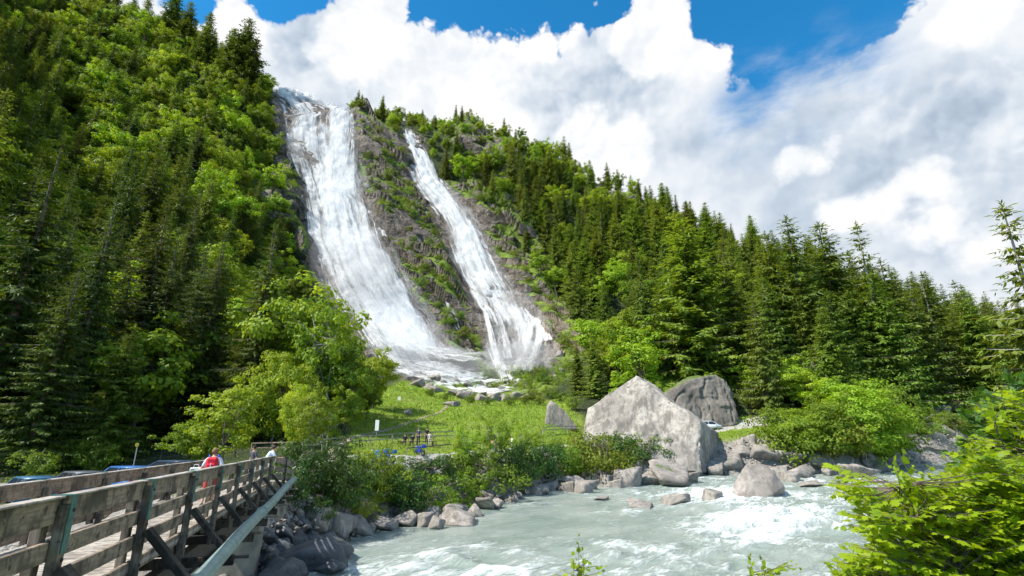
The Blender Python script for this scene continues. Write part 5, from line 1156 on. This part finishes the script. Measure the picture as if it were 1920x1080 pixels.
g3 = MB(); g3.tube([(-.08, 0, 1.09), (-.05, 0, 1.18), (.05, 0, 1.18), (.08, 0, 1.09)], .01, 6); g3.build('bag_handle', cmat((.7, .74, .7)), bg_)
person(bw(-.42, 21.6, DZ), BRZ - 1.35, 1.72, (.60, .68, .80), (.06, .06, .09), (.05, .035, .025), 'person in pale blue shirt leaning over the rail at the far end of the footbridge', 'lean', ('fwd', 'fwd'), True)
person(bw(-1.2, 23.8, 3.72), 2.6, 1.70, (.08, .08, .09), (.05, .05, .06), (.04, .03, .02), 'dark-clothed person at the landing of the footbridge, behind the leaning one', 'stand')
def gp(u, v): p = gpt(u, v); return p
for (u, v, rz, h, top, legs, hr, pose, lab) in [
    (759, 836, 3.1, 1.7, (.02, .02, .025), (.03, .03, .04), (.03, .02, .02), 'sit', 'person in black sitting at the left end of the meadow bench'),
    (773, 836, 3.1, 1.7, (.03, .03, .03), (.02, .02, .03), (.04, .03, .02), 'sit', 'person in black with pale collar sitting second from the left on the bench'),
    (784, 834, 2.9, 1.8, (.10, .09, .12), (.06, .05, .07), (.20, .17, .15), 'stand', 'tall grey-haired person in dark grey standing behind the bench'),
    (800, 833, 2.7, 1.82, (.02, .02, .03), (.03, .03, .05), (.02, .015, .01), 'stand', 'tall dark-haired person in black standing right of the bench group'),
    (805, 836, 3.3, 1.45, (.75, .68, .64), (.65, .58, .52), (.10, .06, .03), 'stand', 'small person in white and pale pink beside the tall one in black'),
    (856, 846, 2.0, 1.65, (.65, .10, .04), (.60, .09, .04), (.20, .12, .07), 'stand', 'person in orange-red clothes behind the thicket on the bank'),
    (923, 846, 2.0, 1.75, (.70, .30, .20), (.10, .35, .33), (.10, .06, .04), 'stand', 'person in salmon top seen through the thicket branches'),
    (929, 848, 1.0, 1.6, (.05, .42, .38), (.12, .12, .14), (.08, .05, .03), 'stand', 'person in a teal top beside the one in salmon'),
    (960, 846, 2.0, 1.7, (.70, .66, .62), (.3, .2, .15), (.10, .06, .04), 'stand', 'person in off-white clothes at the right end of the thicket')]:
    person(gp(u, v) + Vector((0, 0, .0)), rz, h, top, legs, hr, lab, pose)

# ------------------------------------------------------------------ cars and motorcycles
GLASS = simple('car_glass', (.02, .025, .03), .08, .0, 0, 1, spec=.8); TYRE = simple('tyre_rubber', (.02, .02, .02), .9); RIM = simple('alloy_rim', (.5, .5, .52), .35, .8)
LAMP = simple('headlight_glass', (.7, .72, .72), .1, spec=.9); RED = simple('tail_light_glass', (.4, .02, .02), .2)
def car(p, rz, col, label, L=4.2, Wd=1.75, H=1.48, van=False):
    t = empty('parked_car', p, rz, label, 'car', None); paint = simple('paint_' + str(len(bpy.data.materials)), col, .28, .15, .03, 2, spec=.6)
    hb = H*.56; fr, rr = (-.02, .02) if not van else (-.02, .0)
    prof_ = [(-L/2, .30), (-L/2 - .03, .55), (-L/2 + .03, hb), (-L*.02 - L*.2, hb + .05), (L*.25, hb + .05) if not van else (L*.33, hb + .08), (L/2 - .1, hb - .10), (L/2 + .02, .5), (L/2 - .02, .28)]
    bm = MB().bm; rows = []
    for xx, k in ((-Wd/2, .0), (-Wd/2 + .0, .0), (-Wd/2 + .12, .04), (Wd/2 - .12, .04), (Wd/2, 0)):
        rows.append([bm.verts.new((xx, y_, z_ + (k if z_ > .4 else -k))) for (y_, z_) in prof_])
    rows = [rows[0], rows[2], rows[3], rows[4]]
    bmesh.ops.delete(bm, geom=[v for v in bm.verts if not any(v in r for r in rows)], context='VERTS')
    for a, b in zip(rows, rows[1:]):
        for k in range(len(prof_)): bm.faces.new((a[k], a[(k + 1) % len(prof_)], b[(k + 1) % len(prof_)], b[k]))
    bm.faces.new(rows[0][::-1]); bm.faces.new(rows[-1])
    bmesh.ops.bevel(bm, geom=bm.edges[:], offset=.05, segments=2, affect='EDGES'); bmesh.ops.recalc_face_normals(bm, faces=bm.faces)
    me = bpy.data.meshes.new('body'); bm.to_mesh(me); bm.free(); link('body', me, t, [paint], True)
    yb0, yb1 = (-L/2 + .06, L*.32) if not van else (-L/2 + .05, L*.38); yt0, yt1 = (-L/2 + .45, L*.10) if not van else (-L/2 + .12, L*.20)
    def frustum(name, mat, z0, z1, grow, par, bev=.04):
        f = lambda z: (z - (hb + .02))/(H - hb - .02)
        bm = bmesh.new(); vs = []
        for z in (z0, z1):
            k = f(z); a = yb0 + (yt0 - yb0)*k - grow; b = yb1 + (yt1 - yb1)*k + grow; w_ = (Wd/2 - .05) - .16*k + grow
            vs.append([bm.verts.new(q) for q in ((-w_, a, z), (w_, a, z), (w_, b, z), (-w_, b, z))])
        bm.faces.new(vs[0][::-1]); bm.faces.new(vs[1])
        for k in range(4): bm.faces.new((vs[0][k], vs[0][(k + 1) % 4], vs[1][(k + 1) % 4], vs[1][k]))
        if bev: bmesh.ops.bevel(bm, geom=bm.edges[:], offset=bev, segments=2, affect='EDGES')
        bmesh.ops.recalc_face_normals(bm, faces=bm.faces); me = bpy.data.meshes.new(name); bm.to_mesh(me); bm.free(); return link(name, me, par, [mat], True)
    frustum('window', GLASS, hb + .0, H - .09, -.005, t, .0); ro = frustum('car_roof', paint, H - .12, H, .004, t)
    f = lambda z: (z - (hb + .02))/(H - hb - .02)
    for sx in (-1, 1):
        for (ya, yb) in ((yb0, yt0), (yb1, yt1), ((yb0 + yb1)/2 - .1, (yt0 + yt1)/2 - .02)):
            pm = MB(); pm.bar((sx*(Wd/2 - .045), ya, hb + .03), (sx*(Wd/2 - .20), yb, H - .08), .06, .07, (0, 1, 0)); pm.build('pillar', paint, t)
    for sx in (-1, 1):
        for yy in (-L*.31, L*.31):
            w = MB(); w.lathe([(.20, -.09), (.30, -.10), (.32, -.06), (.32, .06), (.30, .10), (.20, .09)], (sx*(Wd/2 - .10), yy, .32), 20, 'X'); wo = w.build('tyre', TYRE, t, True)
            r_ = MB(); r_.lathe([(.05, -.09), (.20, -.085), (.20, .085), (.05, .10)], (sx*(Wd/2 - .095), yy, .32), 12, 'X'); r_.build('rim', RIM, wo)
        h_ = MB(); h_.box((sx*(Wd/2 - .28), L/2 - .0, hb - .17), (.34, .10, .13), None, .03); h_.build('headlight', LAMP, t)
        h_ = MB(); h_.box((sx*(Wd/2 - .16), -L/2 - .0, hb - .12), (.18, .08, .26), None, .02); h_.build('tail_light', RED, t)
        mi_ = MB(); mi_.box((sx*(Wd/2 + .09), L*.2, hb + .1), (.18, .1, .13), None, .03); mi_.build('mirror', paint, t)
    return t
def on(u, v, Y): q = PT(u, v, Y); q.z = zat(q.x, q.y, 3) + .03; return q
def inlot(u, v, Y): return on(u, v, Y) - Vector((0, 0, .3))
car(inlot(236, 885, 31.5), R(62), (.04, .14, .36), 'light blue parked car whose roof shows brightest above the bridge rail', 4.3, H=1.5)
car(inlot(318, 880, 36), R(75), (.025, .05, .09), 'dark blue parked car nearest the walking person', 4.4, H=1.42)
car(inlot(150, 890, 31), R(58), (.10, .11, .12), 'dark grey car half hidden by leaves left of the light blue car', 4.1)
car(inlot(60, 905, 29), R(55), (.05, .14, .24), 'blue car at the left end of the car park, mostly behind the rails', 4.1)
car(on(1330, 800, 95.2), R(-80), (.72, .76, .80), 'silver-white car peeping out behind the right edge of the pale boulder', 4.0, H=1.5)
car(on(955, 840, 66), R(-60), (.65, .68, .70), 'pale car on the road hidden behind the airy thicket', 4.0) if False else None
def motorcycle(p, rz, col, label):
    t = empty('motorcycle', p, rz, label, 'motorcycle'); pt_ = simple('bike_paint_' + str(len(bpy.data.materials)), col, .3, .1, .05)
    for y_ in (-.68, .72):
        w = MB(); w.lathe([(.22, -.04), (.29, -.05), (.31, 0), (.29, .05), (.22, .04)], (0, y_, .31), 20, 'X'); wo = w.build('wheel', TYRE, t, True)
        r_ = MB(); r_.lathe([(.04, -.05), (.20, -.02), (.20, .02), (.04, .05)], (0, y_, .31), 12, 'X'); r_.build('rim', RIM, wo)
    b = MB(); b.box((0, 0, .52), (.26, .6, .34), None, .05); b.box((0, .12, .82), (.28, .46, .22), None, .07); b.box((0, .72, .66), (.14, .42, .05), None, .02); b.build('fairing', pt_, t)
    s_ = MB(); s_.box((0, -.38, .80), (.24, .62, .10), None, .04); s_.build('saddle', cmat((.02, .02, .02)), t)
    f = MB(); f.tube([(-.08, .72, .31), (-.08, .50, 1.0)], .025, 8); f.tube([(.08, .72, .31), (.08, .50, 1.0)], .025, 8); f.tube([(-.36, .36, 1.04), (0, .50, 1.0), (.36, .36, 1.04)], .015, 8); f.build('handlebar', RIM, t)
    h_ = MB(); h_.lathe([(.02, .0), (.09, .03), (.09, .1)], (0, .56, .88), 12, 'Y'); h_.build('headlight', LAMP, t)
    c = MB(); c.box((0, -.78, .92), (.42, .34, .30), None, .05); c.build('top_box', pt_, t); return t
motorcycle(gp(708, 866), R(70), (.02, .16, .40), 'bright blue motorcycle parked at the left of the bank path')
motorcycle(gp(725, 868), R(60), (.04, .12, .35), 'blue motorcycle parked just right of the bright blue one')
motorcycle(gp(786, 856), R(40), (.02, .05, .35), 'dark blue motorcycle under the yellow-green sapling, seen wheel first')

# ------------------------------------------------------------------ fences, bench, signs
def fence(us, label, h=1.0, rails=(.95, .5), mat=None, name='wooden_fence', cat_='fence', th=.1):
    P = [p if isinstance(p, Vector) else gpt(*p) for p in us]; o = P[0].copy(); t = empty(name, o, 0, label, cat_)
    for p in P:
        m = MB(); m.box((p.x - o.x, p.y - o.y, p.z - o.z + h/2 - .1), (th, th, h + .2), None, .01); m.build('post', mat, t)
    for a, b in zip(P, P[1:]):
        for z in rails: m = MB(); m.bar(a - o + Vector((0, -.06, z)), b - o + Vector((0, -.06, z)), .05, th*1.1); m.build('rail', mat, t)
PALE = woodmat('sunbleached_wood', (.50, .46, .38), (.40, .36, .30), (.26, .23, .19), 0)
fence([(565, 848), (605, 843), (648, 839), (693, 835), (735, 831), (775, 828), (815, 826), (850, 824)], 'pale two-rail wooden fence along the lower edge of the meadow', 1.0, mat=PALE)
fence([(470, 850), (510, 849), (560, 850)], 'shaded two-rail fence behind the landing of the bridge', 1.0, mat=M['wood'])
fence([(300, 868), (340, 864), (385, 862), (440, 858)], 'shaded wooden fence behind the parked cars', 1.0, mat=M['wood_dark'])
fence([(762, 854), (800, 850), (850, 845), (900, 842)], 'low brown rail between the bank path and the motorcycles', .7, (.65,), M['wood'])
fence([(1018, 815), (1040, 813), (1064, 812), (1092, 812)], 'whitish two-rail fence in front of the shark-fin rock', 1.1, (1.05, .65), PALE, th=.12)
fence([on(1418, 795, 97), on(1462, 790, 98.5)], 'short pale wooden rail beside the road right of the boulders', 1.15, (1.1, .62), PALE, th=.16)
bn = empty('bench', gp(782, 836), -.1, 'long dark wooden bench below the meadow with people on it', 'bench')
m = MB(); m.box((0, 0, .45), (4.2, .4, .06)); m.build('seat', M['wood_dark'], bn)
for s in (-1.7, 0, 1.7): m = MB(); m.box((s, 0, .2), (.1, .34, .44)); m.build('leg', M['wood_dark'], bn)
def sign(p, h, w_, hh, col, label, kind='board', rim=None, rz=0., back=(.4, .4, .42)):
    t = empty('sign', p, rz, label, 'sign'); m = MB(); m.tube([(0, 0.03, -.3), (0, 0.03, h)], .035, 8); m.build('pole', simple('galvanised_steel', (.35, .36, .36), .5, .6), t)
    if kind == 'board':
        m = MB(); m.box((0, -.02, h - hh/2), (w_, .03, hh), None, .008); m.build('panel', cmat(col, .5), t)
        if rim: m = MB(); m.box((-w_*.2, -.038, h - hh*.42), (w_*.5, .004, hh*.55)); m.build('printed_field', cmat(rim, .5), t)
    else:
        m = MB(); m.lathe([(w_/2, -.02), (w_/2, .0)], (0, -.02, h - w_/2), 28, 'Y'); m.build('disc', cmat(rim, .5), t)
        m = MB(); m.lathe([(w_*.33, -.026), (w_*.33, -.02)], (0, -.021, h - w_/2), 28, 'Y'); m.build('face', cmat(col, .5), t)
WH = (.75, .76, .74)
sign(gp(705, 826), 2.2, .42, 1.15, WH, 'tall narrow white information board at the left rim of the meadow')
sign(gp(748, 762), 1.6, .5, .6, WH, 'small white notice beside the dark round-crowned tree')
sign(on(1740, 758, 112), 2.5, 1.0, 1.15, WH, 'square white and green road sign beside the bouldery bank', rim=(.02, .40, .28))
sign(on(1794, 756, 114), 2.2, 1.1, 1., (.72, .42, .42), 'round road sign with red rim right of the green and white one', 'disc', rim=(.62, .03, .05))
sign(on(250, 872, 36), 2.5, .26, .4, (.22, .20, .03), 'small round yellowish sign on a pole in the shade behind the blue car', 'disc', rim=(.30, .28, .02))  # yellow dimmed in the colour itself to stand for shade

# ------------------------------------------------------------------ plants close to the camera
def maple(c, ax, nrm, S):
    ax = unit(ax); sx = unit(np.cross(ax, nrm)); nn = unit(np.cross(sx, ax)); S = np.asarray(S)[:, None]
    shape = [(0, 0), (.30, .05), (.50, .30), (.33, .42), (.42, .74), (.16, .68), (0, 1.05), (-.16, .68), (-.42, .74), (-.33, .42), (-.50, .30), (-.30, .05)]
    pts = [c + sx*S*x*.92 + ax*S*y - nn*S*(.22*abs(x) + .16*max(0, y - .4)) for x, y in shape]
    return np.stack(pts, 1).reshape(-1, 3), np.arange(12*len(c)).reshape(-1, 12)
def near_bush(name, poly, yr, base, n_cl, per, size, leaf, label, seed, layer=.5, stems=16):
    r = np.random.default_rng(seed); P = np.array(poly, float); lo, hi = P.min(0), P.max(0); tg = []
    while len(tg) < n_cl:
        q = r.uniform(lo, hi, (400, 2)); k = inpoly(q[:, 0], q[:, 1], poly)
        for u, v in q[k]: Y = r.uniform(*yr); tg.append(np.array(PT(u, v, Y)))
    tg = np.array(tg[:n_cl]); base = np.array(base, float); C = []; A_ = []; N = []; S = []; tubes = []
    nodes = tg[r.choice(n_cl, stems)]; hub = []
    for nd in nodes:
        b0 = base + r.normal(size=3)*[.25, .2, .05]; m1 = b0*.55 + nd*.45 + np.array([0, 0, .35]); pts = [b0, (b0 + m1)/2 + r.normal(size=3)*.05, m1, nd]
        tubes.append(tube_np(pts, [.014, .011, .007, .003], 6)); hub += [m1, (m1 + nd)/2, nd]
    hub = np.array(hub)
    for t in tg:
        j = np.argmin(((hub - t)**2).sum(1) + 10*(hub[:, 2] > t[2] + .1)); st = hub[j]; d = t - st; L = np.linalg.norm(d)
        if L > .4: st = t - d/L*.4*r.uniform(.5, 1); d = t - st; L = np.linalg.norm(d)
        dn = d/max(L, .05); dn = unit(dn*np.array([1, 1, .45]) + np.array([0, 0, .08])); tw_ = r.uniform(.16, .34)
        tubes.append(tube_np([st, t - dn*tw_*.4, t + dn*tw_*.6], [.0045, .003, .0012], 3))
        side = unit(np.cross(dn, [0, 0, 1.]))
        for i in range(per):
            f = i/(per - 1); pos = t + dn*tw_*(f - .4); sg = 1 if i % 2 else -1
            ax = dn*(.45 + .6*f) + side*sg*(1 - .7*f) + np.array([0, 0, -.22]) + r.normal(size=3)*.18
            C.append(pos + unit(ax)*.012); A_.append(ax); N.append(np.array([0, -.25, 1.]) + r.normal(size=3)*layer); S.append(size*r.uniform(.6, 1.25)*(1 - .35*f*(f > .8)))
    V, F = maple(np.array(C), np.array(A_), np.array(N), np.array(S)); t = empty(name, base, 0, label, 'shrub')
    for nm, (v_, f_), mt in (('foliage', (V, F), leaf), ('stem', cat(tubes), M['bark'])): link(nm, npmesh(nm, v_ - base, f_), t, [mt])
POLY1 = [(1592, 885), (1612, 880), (1640, 935), (1700, 900), (1770, 905), (1830, 850), (1870, 850), (1990, 900), (2020, 1160), (1590, 1150), (1575, 1058), (1640, 1035), (1668, 1000), (1625, 975), (1650, 950), (1605, 930)]
POLY2 = [(1838, 762), (1870, 745), (1900, 720), (1960, 700), (2060, 690), (2080, 1150), (1850, 1120), (1800, 1000), (1790, 930), (1815, 860), (1830, 800)]
POLY3 = [(1815, 850), (1850, 790), (1900, 740), (2050, 720), (2050, 1150), (1700, 1150), (1710, 960), (1780, 910)]
M['leaf_near_dark'] = leafmat('foreground_dark_leaves', (.04, .11, .012), (.10, .20, .03), .35, hue=0, val=0, clump=1.5)
near_bush('shrub', POLY1, (3.3, 4.4), (3.6, 4.3, 2.7), 1500, 10, .060, M['leaf_near'], 'bright yellow-green leafy shrub filling the lower right corner', 1, .45, 20)
near_bush('shrub', POLY2, (4.4, 5.6), (5.6, 5.2, 2.6), 950, 9, .085, M['leaf_near_dark'], 'darker large-leaved shrub rising behind the yellow-green one at the right edge', 2, .6, 16)
near_bush('shrub', POLY3, (3.9, 5.0), (4.6, 4.7, 2.7), 800, 9, .066, M['leaf_near'], 'tall yellow-green shrub between the corner shrub and the large-leaved one', 3, .5, 14)
near_bush('sapling', [(1058, 1066), (1100, 1060), (1098, 1100), (1064, 1100)], (3.6, 3.9), (.42, 3.7, 3.2), 12, 7, .042, M['leaf_near'], 'little leafy shoot poking up at the bottom edge, left one of two', 4, .4, 3)
near_bush('sapling', [(1408, 1072), (1450, 1066), (1456, 1100), (1410, 1100)], (3.6, 3.9), (1.75, 3.7, 3.2), 12, 7, .042, M['leaf_near'], 'little leafy shoot poking up at the bottom edge, right one of two', 5, .4, 3)
